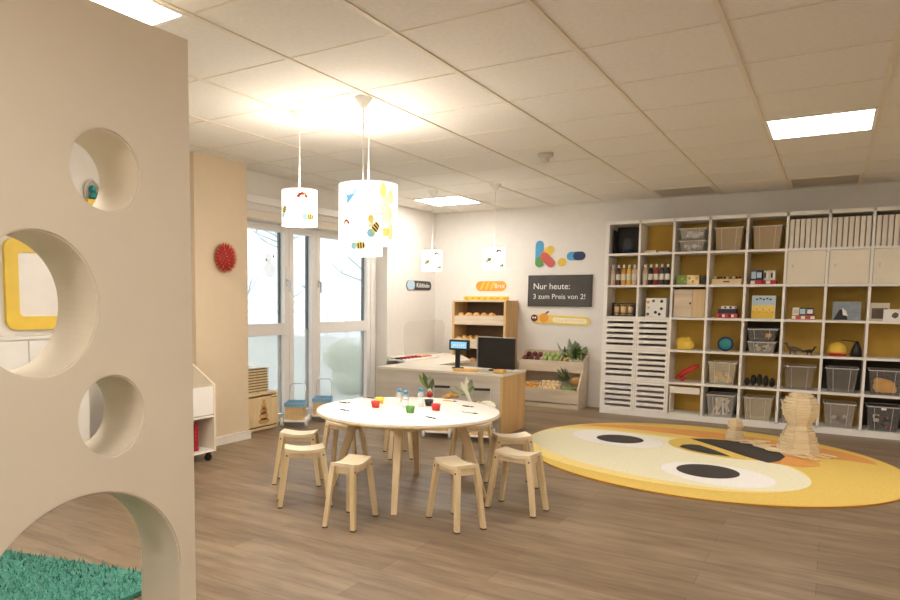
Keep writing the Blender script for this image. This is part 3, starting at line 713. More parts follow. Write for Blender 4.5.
# pineapple and cucumber
t = thing('pineapple', 'toy pineapple with dark spiky leaves in the lower right compartment', 'fruit', (-2.56, 8.2, .30))
b = MB(); b.ball((-2.53, 8.17, .325), .052, (1.25, 1, 1), sub=3, jit=.04); part('fruit_body', b, 'pine', t)
for k in range(26):
    a = 2*PI*k/26; b = MB(); c_ = Vector((-2.60, 8.17, .36)); b.leaf(c_, c_+Vector((-.10+.08*math.cos(a), .09*math.sin(a)*.3-.02, .04+.06*math.sin(a)+.02*(k % 3))), .036, (0, 1, .2), .6); part('leaf', b, 'leafd', t)
for k, (x, y) in enumerate(((-2.65, 8.10), (-2.63, 8.145))):
    b = MB(); b.tube([(x-.07, y, .205+k*.02), (x-.03, y, .212+k*.02), (x+.05, y+.01, .215+k*.02), (x+.10, y+.012, .21+k*.02)], [.012, .024, .024, .012], 10)
    solo('cucumber', b, 'cucum', ['green cucumber at the very front of the lower right compartment', 'green cucumber lying just behind the front cucumber'][k], 'vegetable', (x, y, .18+k*.02), 'cucumbers')

# wall signs
b = MB(); P = rrect(-3.25, -2.455, 1.217, 1.592, .006); b.poly([(x, YB-.001, z) for x, z in P], (0, -.016, 0))
t = thing('chalkboard', 'dark grey chalkboard with white German writing on the back wall', 'chalkboard', (-2.85, YB, 1.217))
part('board', b, 'chalk', t)
b = MB(); 
for q in ((-3.255, -2.45, 1.589, 1.597), (-3.255, -2.45, 1.212, 1.220), (-3.255, -3.247, 1.22, 1.589), (-2.458, -2.45, 1.22, 1.589)): b.box(q[0], q[1], YB-.022, YB-.0005, q[2], q[3])
part('frame', b, 'dark', t)
part('lettering', text_mb('Nur heute:', .108, on_back(-3.19, 1.425, .019), fitw=.46), 'chalkw', t)
part('lettering', text_mb('3 zum Preis von 2!', .088, on_back(-3.19, 1.305, .019), fitw=.655), 'chalkw', t)
# logo on the wall
def wpoly(mb, P, m, off, th=.006): mb.m(m); mb.poly([(x, YB-off, z) for x, z in P], (0, -th, 0)); return mb
t = thing('wall_logo', 'colourful letter k logo of rounded bars with dot and dash on the wall', 'logo', (-2.95, YB, 1.70))
b = MB(); wpoly(b, pill(-3.125, 1.765, -3.125, 1.975, .052), 'blue', .001); part('bar', b, 'blue', t, label='upright blue bar')
b = MB(); wpoly(b, pill(-3.125, 1.752, -3.125, 1.775, .052), 'green', .008, .002); part('bar_end', b, 'green', t, label='olive green lower end')
b = MB(); wpoly(b, pill(-3.06, 1.845, -2.985, 1.91, .05), 'yellow', .001); part('bar', b, 'yellow', t, label='yellow slanted bar')
b = MB(); wpoly(b, pill(-3.06, 1.83, -2.975, 1.745, .052), 'logored', .008, .004) if 'logored' in M else None
if 'logored' not in M: M['logored'] = mat('logo_red', 'CC5B52', .5, .05); wpoly(b, pill(-3.06, 1.83, -2.975, 1.745, .052), 'logored', .008, .004)
part('bar', b, 'logored', t, label='red slanted bar')
b = MB(); wpoly(b, eli(-2.835, 1.755, .052, .052, n=24), 'yellow', .001); part('dot', b, 'yellow', t, label='yellow dot')
b = MB(); wpoly(b, pill(-2.725, 1.825, -2.60, 1.825, .052), 'blue', .001); part('dash', b, 'blue', t, label='blue dash')
b = MB(); wpoly(b, pill(-2.645, 1.825, -2.60, 1.825, .052), 'navy', .008, .002); part('dash_end', b, 'navy', t, label='navy end of the dash')
# orange bakery sign
t = thing('bakery_sign', 'orange rounded sign with white word above the bread shelf', 'sign', (-3.77, YB, 1.40))
b = MB(); wpoly(b, pill(-3.92, 1.468, -3.62, 1.468, .062), 'orange', .001, .01); part('plate', b, 'orange', t)
b = MB()
for k in range(3): wpoly(b, [(-3.93+.07*k, 1.415), (-3.895+.07*k, 1.415), (-3.85+.07*k, 1.52), (-3.885+.07*k, 1.52)], 'yellow', .012, .002)
part('bread_picture', b, 'yellow', t)
part('lettering', text_mb('Brot', .085, on_back(-3.72, 1.44, .0125), fitw=.14), 'chalkw', t)
# yellow greengrocer sign
t = thing('greengrocer_sign', 'long pale yellow rounded sign with fruit pictures under the chalkboard', 'sign', (-2.85, YB, .99))
M['paley'] = mat('sign_pale_yellow', 'F2D676', .5, .04); M['palel'] = mat('sign_pale_letters', 'FBF3D6', .6, .02)
b = MB(); wpoly(b, pill(-3.15, 1.055, -2.515, 1.035, .055), 'paley', .001, .01); part('plate', b, 'paley', t)
b = MB(); wpoly(b, pill(-2.90, 1.045, -2.53, 1.034, .03), 'palel', .012, .001); part('band', b, 'palel', t)
b = MB(); wpoly(b, eli(-3.165, 1.063, .045, .045, n=20), 'beet', .012, .004); wpoly(b, eli(-3.18, 1.07, .012, .012), 'chalkw', .017, .001); wpoly(b, eli(-3.15, 1.07, .012, .012), 'chalkw', .017, .001); part('beet_picture', b, 'beet', t)
b = MB(); wpoly(b, eli(-3.04, 1.067, .058, .06, n=20), 'orange', .012, .004); wpoly(b, eli(-3.0, 1.135, .03, .012, .6), 'leafd', .012, .004); part('orange_picture', b, 'orange', t)
part('lettering', text_mb('Obst & Gemüse', .042, on_back(-2.90, 1.028, .0138), depth=.0006, fitw=.36), 'paley', t)
# dark sign on the left wall
t = thing('deli_sign', 'dark rounded sign with pale blue end and white word on left wall', 'sign', (XL, 7.99, 1.41))
b = MB(); b.poly([(XL+.001, y, z) for y, z in pill(7.66+.06, 1.468, 8.30-.06, 1.468, .06)], (.01, 0, 0)); part('plate', b, 'dark', t)
M['paleb'] = mat('sign_pale_blue', 'B9D3E2', .5, .05)
b = MB(); b.poly([(XL+.012, y, z) for y, z in pill(7.72, 1.468, 7.80, 1.468, .058)], (.002, 0, 0)); part('picture', b, 'paleb', t)
part('lettering', text_mb('Kühltheke', .085, on_left(7.90, 1.442, .0135), fitw=.34), 'chalkw', t)

# ================================================================== SHOPPING CARTS
M['cartwood'] = wood('cart_wood', 'DDBE8C', 'CBA972', 'x', .5); M['wheel'] = mat('wheel_white', 'EDE9E2', .4, .03)
def make_cart(name, label, loc, rz, hmat, hh, group):
    t = thing(name, label, 'toy trolley', loc, rz, group)
    b = MB(); b.box(-.15, .15, -.105, .105, .05, .068, bev=.004); part('base', b, 'white', t, True)
    b = MB(); 
    for a in ((-.13, -.115, -.09, .09), (.115, .13, -.09, .09), (-.115, .115, -.09, -.078), (-.115, .115, .078, .09)): b.box(*a, .068, .2, bev=.002)
    part('body', b, 'cartwood', t, True)
    b = MB()
    for a in ((-.14, -.128, -.1, .1), (.128, .14, -.1, .1), (-.128, .128, -.1, -.09), (-.128, .128, .09, .1)): b.box(*a, .2, .235, bev=.002)
    b.box(-.115, .115, -.078, .078, .068, .075); part('tray_rim', b, 'bluetray', t, True)
    for sx in (-1, 1):
        for sy in (-1, 1):
            b = MB(); b.cyl((sx*.11, sy*.108, .045), (sx*.11, sy*.135, .045), .045, n=20); w = part('wheel', b, 'wheel', t, True)
            b = MB(); b.cyl((sx*.11, sy*.135, .045), (sx*.11, sy*.139, .045), .012, n=10); part('hub', b, 'metal', w, True)
    b = MB(); pts = [(.13, -.085, .07), (.16, -.085, .25), (.185, -.08, hh-.03), (.19, -.06, hh), (.19, .06, hh), (.185, .08, hh-.03), (.16, .085, .25), (.13, .085, .07)]
    b.tube(pts, .005, 8); h = part('frame_wire', b, 'metal', t, True)
    if hmat: b = MB(); b.tube([(.19, -.075, hh), (.19, .075, hh)], .012, 10); part('handle', b, hmat, h, True)
    return t
make_cart('toy_trolley', 'small toy trolley by the window, next to the wooden cabinet', (-4.52, 5.38, 0), math.radians(123), None, .40, 'toy trolleys by the window')
make_cart('toy_trolley', 'small toy trolley by the window, farther from the wooden cabinet', (-4.50, 5.80, 0), math.radians(123), None, .41, 'toy trolleys by the window')
make_cart('toy_trolley', 'small black-handled trolley behind the table, left one with red tomato', (-3.06, 5.72, 0), math.radians(110), 'black', .44, 'shopping trolleys in front of the counter')
make_cart('toy_trolley', 'small black-handled trolley behind the table, right one with net bag', (-2.66, 5.76, 0), math.radians(110), 'black', .44, 'shopping trolleys in front of the counter')
def leek(x, y, z, dirs, lab, mats):
    t = thing('leek', lab, 'vegetable', (x, y, z), 0, 'leeks standing in the trolleys')
    b = MB(); b.tube([(x+.10, y, z), (x+.05, y, z+.10), (x, y, z+.2)], [.012, .013, .018], 10); part('stalk', b, 'stemw', t)
    for k, (dx, dz, w) in enumerate(dirs):
        b = MB(); b.leaf((x+.01, y, z+.18), (x+dx, y-.02+.03*k/len(dirs), z+.2+dz), w, (1, .4, dx), .3); part('leaf', b, mats[k % len(mats)], t)
leek(-3.17, 5.72, .235, [(-.1, .13, .075), (-.06, .15, .06), (.01, .13, .07), (.04, .1, .05)], 'leek with broad light green leaves in the left trolley behind the table', ['leafg', 'leafd', 'leafgrey', 'leafd'])
leek(-2.78, 5.72, .235, [(-.17, .02, .06), (-.12, .06, .06), (-.05, .09, .06), (0, .14, .05), (.05, .12, .06), (.07, .06, .05)], 'leek with drooping pale leaves in the right trolley behind the table', ['leafg', 'leafgrey', 'stemw', 'stemw', 'leafgrey', 'leafg'])
b = MB(); b.ball((-3.11, 5.67, .385), .03, sub=2); b.m('leafd').cyl((-3.11, 5.67, .41), (-3.11, 5.67, .42), .008, .002, 6); b.mats = ['red', 'leafd']
b = MB(); b.m('red').ball((-3.13, 5.665, .39), .032, (1, 1, .9), sub=2).m('leafd').cyl((-3.13, 5.665, .417), (-3.13, 5.665, .425), .008, .002, 6)
b.m('red').cyl((-3.13, 5.665, .08), (-3.13, 5.665, .365), .006, n=6)
solo('tomato_pick', b, 'red', 'red tomato at the rim of the left trolley behind the table', 'vegetable', (-3.13, 5.665, .076))
b = MB(); b.tube([(-3.03, 5.66, .25), (-2.99, 5.69, .36), (-2.93, 5.72, .395), (-2.88, 5.76, .38)], [.015, .028, .028, .012], 10)
solo('baguette', b, 'bread', 'golden baguette leaning in the left trolley behind the table', 'bread', (-3.03, 5.66, .235))
b = MB(); b.m('stemw').ball((-2.56, 5.70, .33), .06, (1.4, .8, .75), sub=2, jit=.06); b.m('onion')
for k in range(5): b.ball((-2.63+.035*k, 5.665, .35-.01*k), .022, sub=1)
b.m('stemw').tube([(-2.64, 5.70, .24), (-2.60, 5.70, .30)], .02)
solo('shopping_net', b, 'stemw', 'pale net bag of onions resting on the right trolley', 'net bag', (-2.60, 5.70, .236))

# ================================================================== WINDOW CORNER: cabinet and trays
t = thing('wooden_cabinet', 'low birch cabinet with a figure on its door, beside the pillar', 'cabinet', (-4.62, 4.91, 0))
b = MB(); y0, y1, x0, x1 = 4.70, 5.13, -4.755, -4.54
b.box(x0, x1, y0, y0+.018, .02, .35); b.box(x0, x1, y1-.018, y1, .02, .35); b.box(x0, x1, y0, y1, .35, .37); b.box(x0, x1, y0+.018, y1-.018, .02, .04); b.box(x0, x0+.01, y0+.018, y1-.018, .04, .35); b.box(x0+.02, x1-.03, y0+.02, y1-.02, 0, .02)
part('body', b, 'birchx', t)
b = MB(); b.box(x1-.004, x1+.014, y0+.006, y1-.006, .055, .335, bev=.002); d_ = part('door', b, 'birch', t)
M['engrave'] = mat('engraved_brown', 'C89A62', .6, .1)
b = MB(); xx = x1+.0145
for cy, cz, ra, rb in ((4.915, .29, .022, .022), (4.915, .245, .036, .03), (4.915, .20, .05, .032), (4.915, .15, .062, .04), (4.915, .10, .075, .03)):
    b.poly([(xx, cy+ra*math.cos(t2), cz+rb*math.sin(t2)) for t2 in [2*PI*i/20 for i in range(20)]], (.001, 0, 0))
part('figure_motif', b, 'engrave', d_, label='darker stacked round figure')
b = MB(); b.box(x1+.0142, x1+.0155, 5.02, 5.10, .318, .326); part('door_mark', b, 'dark', d_)
M['traydark'] = mat('tray_dark_edge', '6B5A45', .5, .1)
tr0 = None
for k in range(9):
    z = .3705+k*.0262; lab = 'dark wooden tray in the stack on the birch cabinet, %s from the bottom' % ORD[k]
    if tr0 is None:
        tr0 = thing('tray', lab, 'tray', (-4.645, 4.85, z), 0, 'trays stacked on the birch cabinet')
        b = MB(); b.box(-.095, .095, -.145, .145, 0, .008, bev=.002); b.box(-.095, .095, -.145, -.139, .008, .018); b.box(-.095, .095, .139, .145, .008, .018); b.box(.089, .095, -.139, .139, .008, .018); b.box(-.095, -.089, -.139, .139, .008, .018); part('base', b, 'birchx', tr0, True)
        b = MB(); b.box(-.097, .097, -.147, -.137, .018, .0262); b.box(-.097, .097, .137, .147, .018, .0262); b.box(.087, .097, -.137, .137, .018, .0262); b.box(-.097, -.087, -.137, .137, .018, .0262); part('rim', b, 'traydark', tr0, True)
    else: dup(tr0, (-4.645+.002*(k % 2), 4.85, z), 0, lab)
b = MB(); b.box(-4.74, -4.56, 4.705, 4.99, .6095, .617, bev=.002); solo('white_sheet', b, 'white', 'white sheet lying on top of the dark tray stack', 'sheet', (-4.65, 4.85, .6095))
w0 = None
for k in range(8):
    z = .3705+k*.03; lab = 'thin pale wire tray behind the dark trays, %s from the bottom' % ORD[k]
    if w0 is None:
        b = MB(); b.tube([(-.05, -.055, .008), (.05, -.055, .008), (.05, .055, .008), (-.05, .055, .008), (-.05, -.055, .008)], .0025, 6)
        for q in range(5): b.cyl((-.05, -.04+.02*q, .004), (.05, -.04+.02*q, .004), .0015, n=6)
        for sx in (-1, 1):
            for sy in (-1, 1): b.cyl((sx*.05, sy*.055, 0), (sx*.05, sy*.055, .029), .002, n=6)
        w0 = solo('wire_tray', b, 'metal', lab, 'wire tray', (0, 0, 0), 'wire trays on the cabinet'); w0.location = (-4.69, 5.06, z)
    else: dup(w0, (-4.69, 5.06, z), 0, lab)

# spiky ball on the pillar
b = MB(); c_ = Vector((-4.345, 4.262, 1.61)); b.m('redd').ball(c_, .108, (.5, .88, 1.02), sub=3)
b.m('red')
for k in range(170):
    zz = 1-2*(k+.5)/170; a = k*2.39996; r_ = math.sqrt(1-zz*zz); d = Vector((r_*math.cos(a), r_*math.sin(a), zz))
    if d.x < -.75: continue
    p = c_+Vector((d.x*.054, d.y*.095, d.z*.11)); b.m('spine' if False else ('red' if k % 3 else 'bread')); b.cyl(p-d*.004, p+d*.022, .006, .0015, 5)
solo('spiky_ball', b, 'redd', 'red spiky ball decoration hanging on the beige pillar', 'decoration', (-4.345, 4.277, 1.607))

# mobile book cart at the partition
t = thing('book_cart', 'white rolling book cart with sloping side beside the pillar', 'cart', (-4.19, 3.45, 0))
for y in (3.08, 3.78):
    b = MB(); b.poly([(-4.0, y, .075), (-4.38, y, .075), (-4.38, y, .78), (-4.30, y, .78), (-4.0, y, .60)], (0, .018, 0)); part('side_panel', b, 'cartside', t) if 'cartside' in M else None
    if 'cartside' not in M: M['cartside'] = mat('cart_cream', 'EDE2CC', .5, .03); part('side_panel', b, 'cartside', t)
b = MB(); b.box(-4.02, -4.005, 3.098, 3.78, .37, .585); part('front_panel', b, 'white', t)
for z in (.09, .36): b = MB(); b.box(-4.37, -4.005, 3.098, 3.78, z-.015, z); part('shelf', b, 'white', t)
b = MB(); b.box(-4.38, -4.37, 3.098, 3.78, .09, .74); part('back_panel', b, 'cartside', t)
for x in (-4.04, -4.34):
    for y in (3.12, 3.75):
        b = MB(); b.cyl((x-.012, y, .028), (x+.012, y, .028), .028, n=16); b.box(x-.016, x+.016, y-.012, y+.012, .03, .075); part('castor', b, 'black', t)
cols = ['redd', 'red', 'orange', 'beet', 'yellow']
for k in range(5):
    b = MB(); y = 3.42+k*.052; b.m('paper').box(-4.23, -4.062, y+.004, y+.038, .092, .30); b.m(cols[(k*2+1) % 5] if k < 4 else 'redd').box(-4.235, -4.06, y, y+.004, .09, .305); b.box(-4.235, -4.06, y+.038, y+.042, .09, .305); b.box(-4.062, -4.056, y, y+.042, .09, .305)
    if k == 4:
        b.m('red'); [b.ball((-4.055, y+.008+.026*random.random(), .12+.03*q), .01, (.3, 1, 1), sub=1) for q in range(6)]
    solo('picture_book', b, 'red', 'colourful upright picture book in the rolling cart, %s from the pillar side' % ORD[4-k], 'book', (-4.15, y+.02, .0905), 'books in the rolling cart')

# things seen through the partition's holes
b = MB()
M['rugteal'] = mat('teal_shag', '4F9482', .95, .35, 60, bump=.8)
rp = [(-3.34, 1.772), (-2.40, 2.02), (-2.38, 1.1), (-2.5, .2), (-3.6, .0), (-4.1, .9)]
b.poly([(x, y, .001) for x, y in rp][::1], (0, 0, .02))
tr = solo('teal_rug', b, 'rugteal', 'teal green shaggy rug seen through the arched opening', 'rug', (-3.2, 1.0, .001))
# tufts
b = MB()
def inside(x, y):
    c = False; n = len(rp)
    for i in range(n):
        x1_, y1_ = rp[i]; x2_, y2_ = rp[i-1]
        if (y1_ > y) != (y2_ > y) and x < (x2_-x1_)*(y-y1_)/(y2_-y1_)+x1_: c = not c
    return c
for k in range(9000):
    x, y = random.uniform(-4.1, -2.15), random.uniform(.7, 2.0)
    if not inside(x, y): continue
    a = random.uniform(0, 6.28); l = random.uniform(.015, .032); dx, dy = math.cos(a), math.sin(a)
    v = [b.bm.verts.new(p) for p in ((x-dy*.004, y+dx*.004, .018), (x+dy*.004, y-dx*.004, .018), (x+dx*l*.6, y+dy*l*.6, .018+l))]
    f = b.bm.faces.new(v); b.m('rugteal' if k % 3 else 'rugteal2') if 'rugteal2' in M else None; f.material_index = b.cur
M['rugteal2'] = mat('teal_shag_light', '86B8A8', .95, .3, 60)
b.mats = ['rugteal', 'rugteal2']
for i, f in enumerate(b.bm.faces): f.material_index = 1 if i % 3 == 0 else 0
o = part('tufts', b, 'rugteal', tr); o['kind'] = 'stuff'
t = thing('framed_mirror', 'yellow-framed rounded mirror with painted white reflection seen through the largest round hole', 'board', (XL, 2.9, 1.04))
def ring(mb, x, P, Q, th):
    n = len(P); A = [mb.bm.verts.new((x, y, z)) for y, z in P]; B_ = [mb.bm.verts.new((x, y, z)) for y, z in Q]
    A2 = [mb.bm.verts.new((x+th, y, z)) for y, z in P]; B2 = [mb.bm.verts.new((x+th, y, z)) for y, z in Q]; fs = []
    for i in range(n):
        j = (i+1) % n; fs += [mb.bm.faces.new((A[i], A[j], B_[j], B_[i])), mb.bm.faces.new((A2[i], B2[i], B2[j], A2[j])), mb.bm.faces.new((A[i], A2[i], A2[j], A[j])), mb.bm.faces.new((B_[i], B_[j], B2[j], B2[i]))]
    mb._fin(fs)
b = MB(); ring(b, XL+.002, rrect(2.50, 3.3, 1.04, 1.65, .07), rrect(2.59, 3.21, 1.13, 1.56, .03), .03); part('frame', b, 'yellow', t)
M['mirror'] = mat('mirror_reflection_white', 'EDE8E2', .4, .02)  # matte white stands in for the pale reflection in the mirror
b = MB(); b.box(XL+.002, XL+.012, 2.585, 3.215, 1.125, 1.565); part('mirror_face', b, 'mirror', t)
t = thing('white_cupboard', 'low white cupboard under the yellow-framed mirror', 'cupboard', (-4.5, 2.6, 0))
b = MB(); b.box(-4.585, -4.41, 2.1, 2.98, 0, .985); part('body', b, 'white', t)
b = MB(); b.box(-4.585, -4.39, 2.09, 2.99, .985, 1.005, bev=.002); part('top', b, 'white', t)
for y in (2.11, 2.545):
    b = MB(); b.box(-4.409, -4.395, y, y+.425, .02, .975, bev=.002); d_ = part('door', b, 'white', t)
    b = MB(); b.ball((-4.388, y+(.38 if y < 2.3 else .045), .6), .01, sub=1); part('knob', b, 'metal', d_)
t = thing('arch_ornament', 'teal figure in a small grey arch seen through the top hole', 'ornament', (XL+.02, 3.17, 1.97))
b = MB(); b.tube([(XL+.02, 3.17-.06, 1.985), (XL+.02, 3.17-.06, 2.05), (XL+.02, 3.17-.04, 2.09), (XL+.02, 3.17, 2.11), (XL+.02, 3.17+.04, 2.09), (XL+.02, 3.17+.06, 2.05), (XL+.02, 3.17+.06, 1.985)], .01); part('arch', b, 'detector', t)
b = MB(); b.ball((XL+.02, 3.17, 2.05), .028, sub=2); b.lathe([(0, 0), (.038, 0), (.03, .03), (.015, .05), (0, .05)], (XL+.035, 3.17, 1.98), 14); part('figure', b, 'teal', t)
b = MB(); b.box(XL+.001, XL+.09, 3.08, 3.26, 1.92, 1.968, bev=.01); solo('wall_bracket', b, 'yellow', 'small yellow wall shelf under the teal figure', 'wall shelf', (XL+.001, 3.17, 1.92))

# ================================================================== ROUND RUG AND PLANK TOWERS
RC = (-.895, 6.225); RA, RB_, RT = 1.50, 1.385, math.radians(-45)
for n_, c_ in dict(r_edge='C98A2E', r_yel='E6C464', r_org='E5A055', r_crm='EFE8C8', r_wht='F4F0EA', r_blk='3E3834', r_pal='F3DC8E', r_lt='EACB74').items(): M[n_] = mat('rug_'+n_, c_.upper(), .9, .05, 60, bump=.15)
b = MB(); b.m('r_edge').poly(ell(*RC, RA+.008, RB_+.008, RT, z=.001, n=96), (0, 0, .009)); zz = .0101
lay = []
b.m('r_yel').poly(ell(*RC, RA, RB_, RT, n=96, z=zz-.001), (0, 0, .001))
def clip(P):
    out = []
    for x, y, z in P:
        dx, dy = x-RC[0], y-RC[1]; r = math.hypot((dx*math.cos(RT)+dy*math.sin(RT))/(RA-.012), (-dx*math.sin(RT)+dy*math.cos(RT))/(RB_-.012))
        if r > 1: x, y = RC[0]+dx/r, RC[1]+dy/r
        out.append((x, y, z))
    return out
z_ = [.0101]
def lp(m, P): b.m(m).poly([(x, y, z_[0]) for x, y, z in clip(P)], (0, 0, .0004)); z_[0] += .0005
lp('r_org', ell(-.9, 6.75, 1.25, .63, -.12, 64))                          # far orange crescent
lp('r_lt', ell(-1.0, 6.28, 1.46, .72, -.30, 64))
lp('r_yel', ell(-.05, 5.75, .75, .95, -.5, 64))
lp('r_org', ell(-2.0, 5.62, .10, .25, .9, 32))
lp('r_pal', ell(-1.26, 5.98, 1.27, .86, math.radians(-28), 64))
lp('r_crm', ell(-1.20, 5.99, 1.22, .75, math.radians(-28), 64))
lp('r_yel', ell(-.70, 6.62, .50, .42, -.3, 40))
lp('r_wht', ell(-1.62, 6.50, .44, .33, -.45, 40))
lp('r_wht', ell(-.66, 5.54, .40, .33, -.45, 40))
lp('r_org', ell(-.29, 6.38, .27, .20, -.3, 40))
lp('r_blk', ell(-1.585, 6.485, .205, .20, 0, 40))
lp('r_blk', ell(-.725, 5.60, .215, .225, 0, 40))
lp('r_blk', [(-1.05, 6.885, 0), (-.9, 6.97, 0), (-.72, 7.0, 0), (-.5, 6.90, 0), (-.33, 6.72, 0), (-.27, 6.5, 0), (-.30, 6.3, 0), (-.37, 6.175, 0), (-.56, 6.35, 0), (-.8, 6.62, 0)])
lp('r_blk', [(-1.065, 6.42, 0), (-1.06, 6.53, 0), (-1.0, 6.60, 0), (-.93, 6.605, 0), (-.78, 6.44, 0), (-.64, 6.25, 0), (-.80, 6.26, 0), (-.96, 6.33, 0)])
o = solo('round_rug', b, 'r_yel', 'large round yellow rug with a cream and black animal face', 'rug', (RC[0], RC[1], .001))
RZ = z_[0]+.0003
M['plank'] = wood('plank_pale', 'F0DDBA', 'E0C698', 'x', .6)
def plank_tower(cx, cy, prof, n, name, label, th=.0245):
    t = thing(name, label, 'block tower', (cx, cy, RZ))
    for k, r in enumerate(prof):
        b = MB()
        for i in range(n):
            a = 2*PI*(i+.5*(k % 2)*0)/n+.2; L = 2*r*math.tan(PI/n)*(1.14 if k % 2 else 1.0)
            wd = .012 if k % 2 else .016
            b.box(-L/2, L/2, -wd/2, wd/2, -th/2+.0012, th/2-.0012, bev=.0015, rot=Z3(a+PI/2, 3, 'Z'), at=(cx+(r+.005*(k % 2))*math.cos(a), cy+(r+.005*(k % 2))*math.sin(a), RZ+th*(k+.5)))
        part('plank_layer', b, 'plank', t)
    return t
pr_ = [.142, .138, .134, .129, .123, .116, .108, .099, .088, .078, .080, .090, .100, .109, .116, .120, .122, .121, .112, .096, .078]
tt = plank_tower(-.195, 6.80, pr_, 8, 'plank_tower', 'tall hourglass tower of thin wooden planks on the round rug', .0232)
b = MB()
for k in range(6): b.box(-.075, .075, -.012, .012, 0, .008, rot=Z3(k*.52, 3, 'Z'), at=(-.195, 6.80, RZ+.0232*21+.004+.0005*k))
part('top_plank', b, 'plank', tt)
plank_tower(-.70, 7.04, [.064, .062, .060, .050, .040, .052, .050, .040], 6, 'plank_tower', 'small squat tower of wooden planks near the black beak shape')
tx = [(-0.582, 6.942), (-0.536, 6.868), (-0.511, 6.939), (-0.477, 6.806), (-0.451, 6.876), (-0.419, 6.746), (-0.393, 6.814), (-0.363, 6.688), (-0.395, 6.70), (-0.36, 6.76), (-0.34, 6.64), (-0.234, 6.57), (-0.26, 6.60), (-0.557, 7.005), (-0.477, 7.017), (-0.411, 6.957), (-0.167, 6.50), (-0.115, 6.58), (-0.01, 6.66), (0.03, 6.70), (-0.614, 6.95), (-0.085, 6.516)]
q0 = None
for k, (x, y) in enumerate(tx):
    lab = 'thin loose wooden plank lying on the round rug beside the towers'
    a = random.uniform(-.9, .5); zz = RZ+(k % 3)*.0085
    if q0 is None:
        b = MB(); b.box(-.065, .065, -.0135, .0135, 0, .0085, bev=.001); q0 = solo('wooden_plank', b, 'plank', lab, 'plank', (0, 0, 0), 'loose planks scattered between the towers'); q0.location = (x, y, zz); q0.rotation_euler = (0, 0, a)
    else: dup(q0, (x, y, zz), a)

# ================================================================== CUBE SHELF
SX, SM, SY0, SD, SZT = -2.188, .351, 8.04, .375, 2.152
NC = 9
sx = lambda j: SX+SM*j
sz = lambda r: SZT-SM*r          # board centre height
t = thing('cube_shelf', 'wall-wide white cube shelf with ochre backs', 'shelf', (SX+SM*NC/2, SY0+.2, 0))
SH = t
for j in range(NC+1):
    w = .02 if j in (0, NC) else .0115; b = MB(); b.box(sx(j)-w, sx(j)+w, SY0, SY0+SD, .0 if j in (0, NC) else sz(6)+.0, sz(0)+.019); part('upright', b, 'white', t)
for r in range(7):
    if r in (0, 6):
        b = MB(); z0, z1 = (sz(0)-.016, sz(0)+.02) if r == 0 else (0, sz(6)+.016); b.box(sx(0)+.02, sx(NC)-.02, SY0-.0, SY0+SD, z0, z1); part('long_board', b, 'white', t)
    else:
        b = MB()
        for j in range(NC): b.box(sx(j)+.0115, sx(j+1)-.0115, SY0, SY0+SD-.01, sz(r)-.0115, sz(r)+.0115)
        part('shelf_board', b, 'white', t)
darkc = {(0, 0), (5, 4), (5, 5), (5, 3)}; brightc = {(2, 3), (2, 5), (7, 3), (1, 0)}
for j in range(NC):
    for r in range(6):
        b = MB(); b.box(sx(j)+.012, sx(j+1)-.012, SY0+SD-.012, SY0+SD-.002, sz(r+1)+.012, sz(r)-.012)
        part('back_panel', b, 'darkback' if (j, r) in ((0, 0), (7, 5), (7, 4), (3, 5), (4, 3), (6, 4)) else ('ochre2' if (j, r) in brightc else 'ochre'), t)
def cellbox(j, r): return sx(j)+.013, sx(j+1)-.013, sz(r+1)+.012, sz(r)-.012   # x0,x1,z0,z1
# pigeonhole inserts
for j in (0, 1):
    for r in (3, 4, 5):
        x0, x1, z0, z1 = cellbox(j, r); x0 += .0; 
        if r == 5: z0 = sz(6)+.0165
        tg = thing('slotted_insert', 'white slotted paper-tray insert, %s column, %s from the top' % (['left', 'right'][j], ORD[r-3]), 'paper tray', ((x0+x1)/2, SY0+.1, z0), 0, 'slotted inserts in the lower left of the shelf')
        b = MB(); xa, xb = x0+.001, x1-.001; za, zb = z0+.0005, z1-.001; hgt = zb-za; n = 5; m_ = .028; gap = .027; st = (hgt-2*m_-gap)/(n-1)
        b.box(xa, xa+.018, SY0+.002, SY0+.34, za, zb); b.box(xb-.018, xb, SY0+.002, SY0+.34, za, zb)
        edges = [za]+[v for k in range(n) for v in (za+m_+k*st, za+m_+k*st+gap)]+[zb]
        for k in range(0, len(edges), 2): b.box(xa+.018, xb-.018, SY0+.002, SY0+.34, edges[k], edges[k+1])
        part('carcass', b, 'white', tg)
        b = MB(); b.box(xa+.018, xb-.018, SY0+.3, SY0+.31, za+.02, zb-.02) ; part('back', b, 'slot', tg)
# doors with knobs
for j in (5, 6, 7, 8):
    x0, x1, z0, z1 = cellbox(j, 1); b = MB(); b.box(x0+.002, x1-.002, SY0+.004, SY0+.02, z0+.002, z1-.002, bev=.002); d_ = part('door', b, 'doorw', SH) if 'doorw' in M else None
    if d_ is None: M['doorw'] = mat('door_cream', 'EDE3D0', .5, .02); d_ = part('door', b, 'doorw', SH)
    b = MB(); b.cyl((x0+.05, SY0+.004, (z0+z1)/2+.02), (x0+.05, SY0-.012, (z0+z1)/2+.02), .007, n=12); b.box(x0+.047, x0+.053, SY0-.012, SY0-.009, (z0+z1)/2-.005, (z0+z1)/2+.02); part('key', b, 'metal', d_)
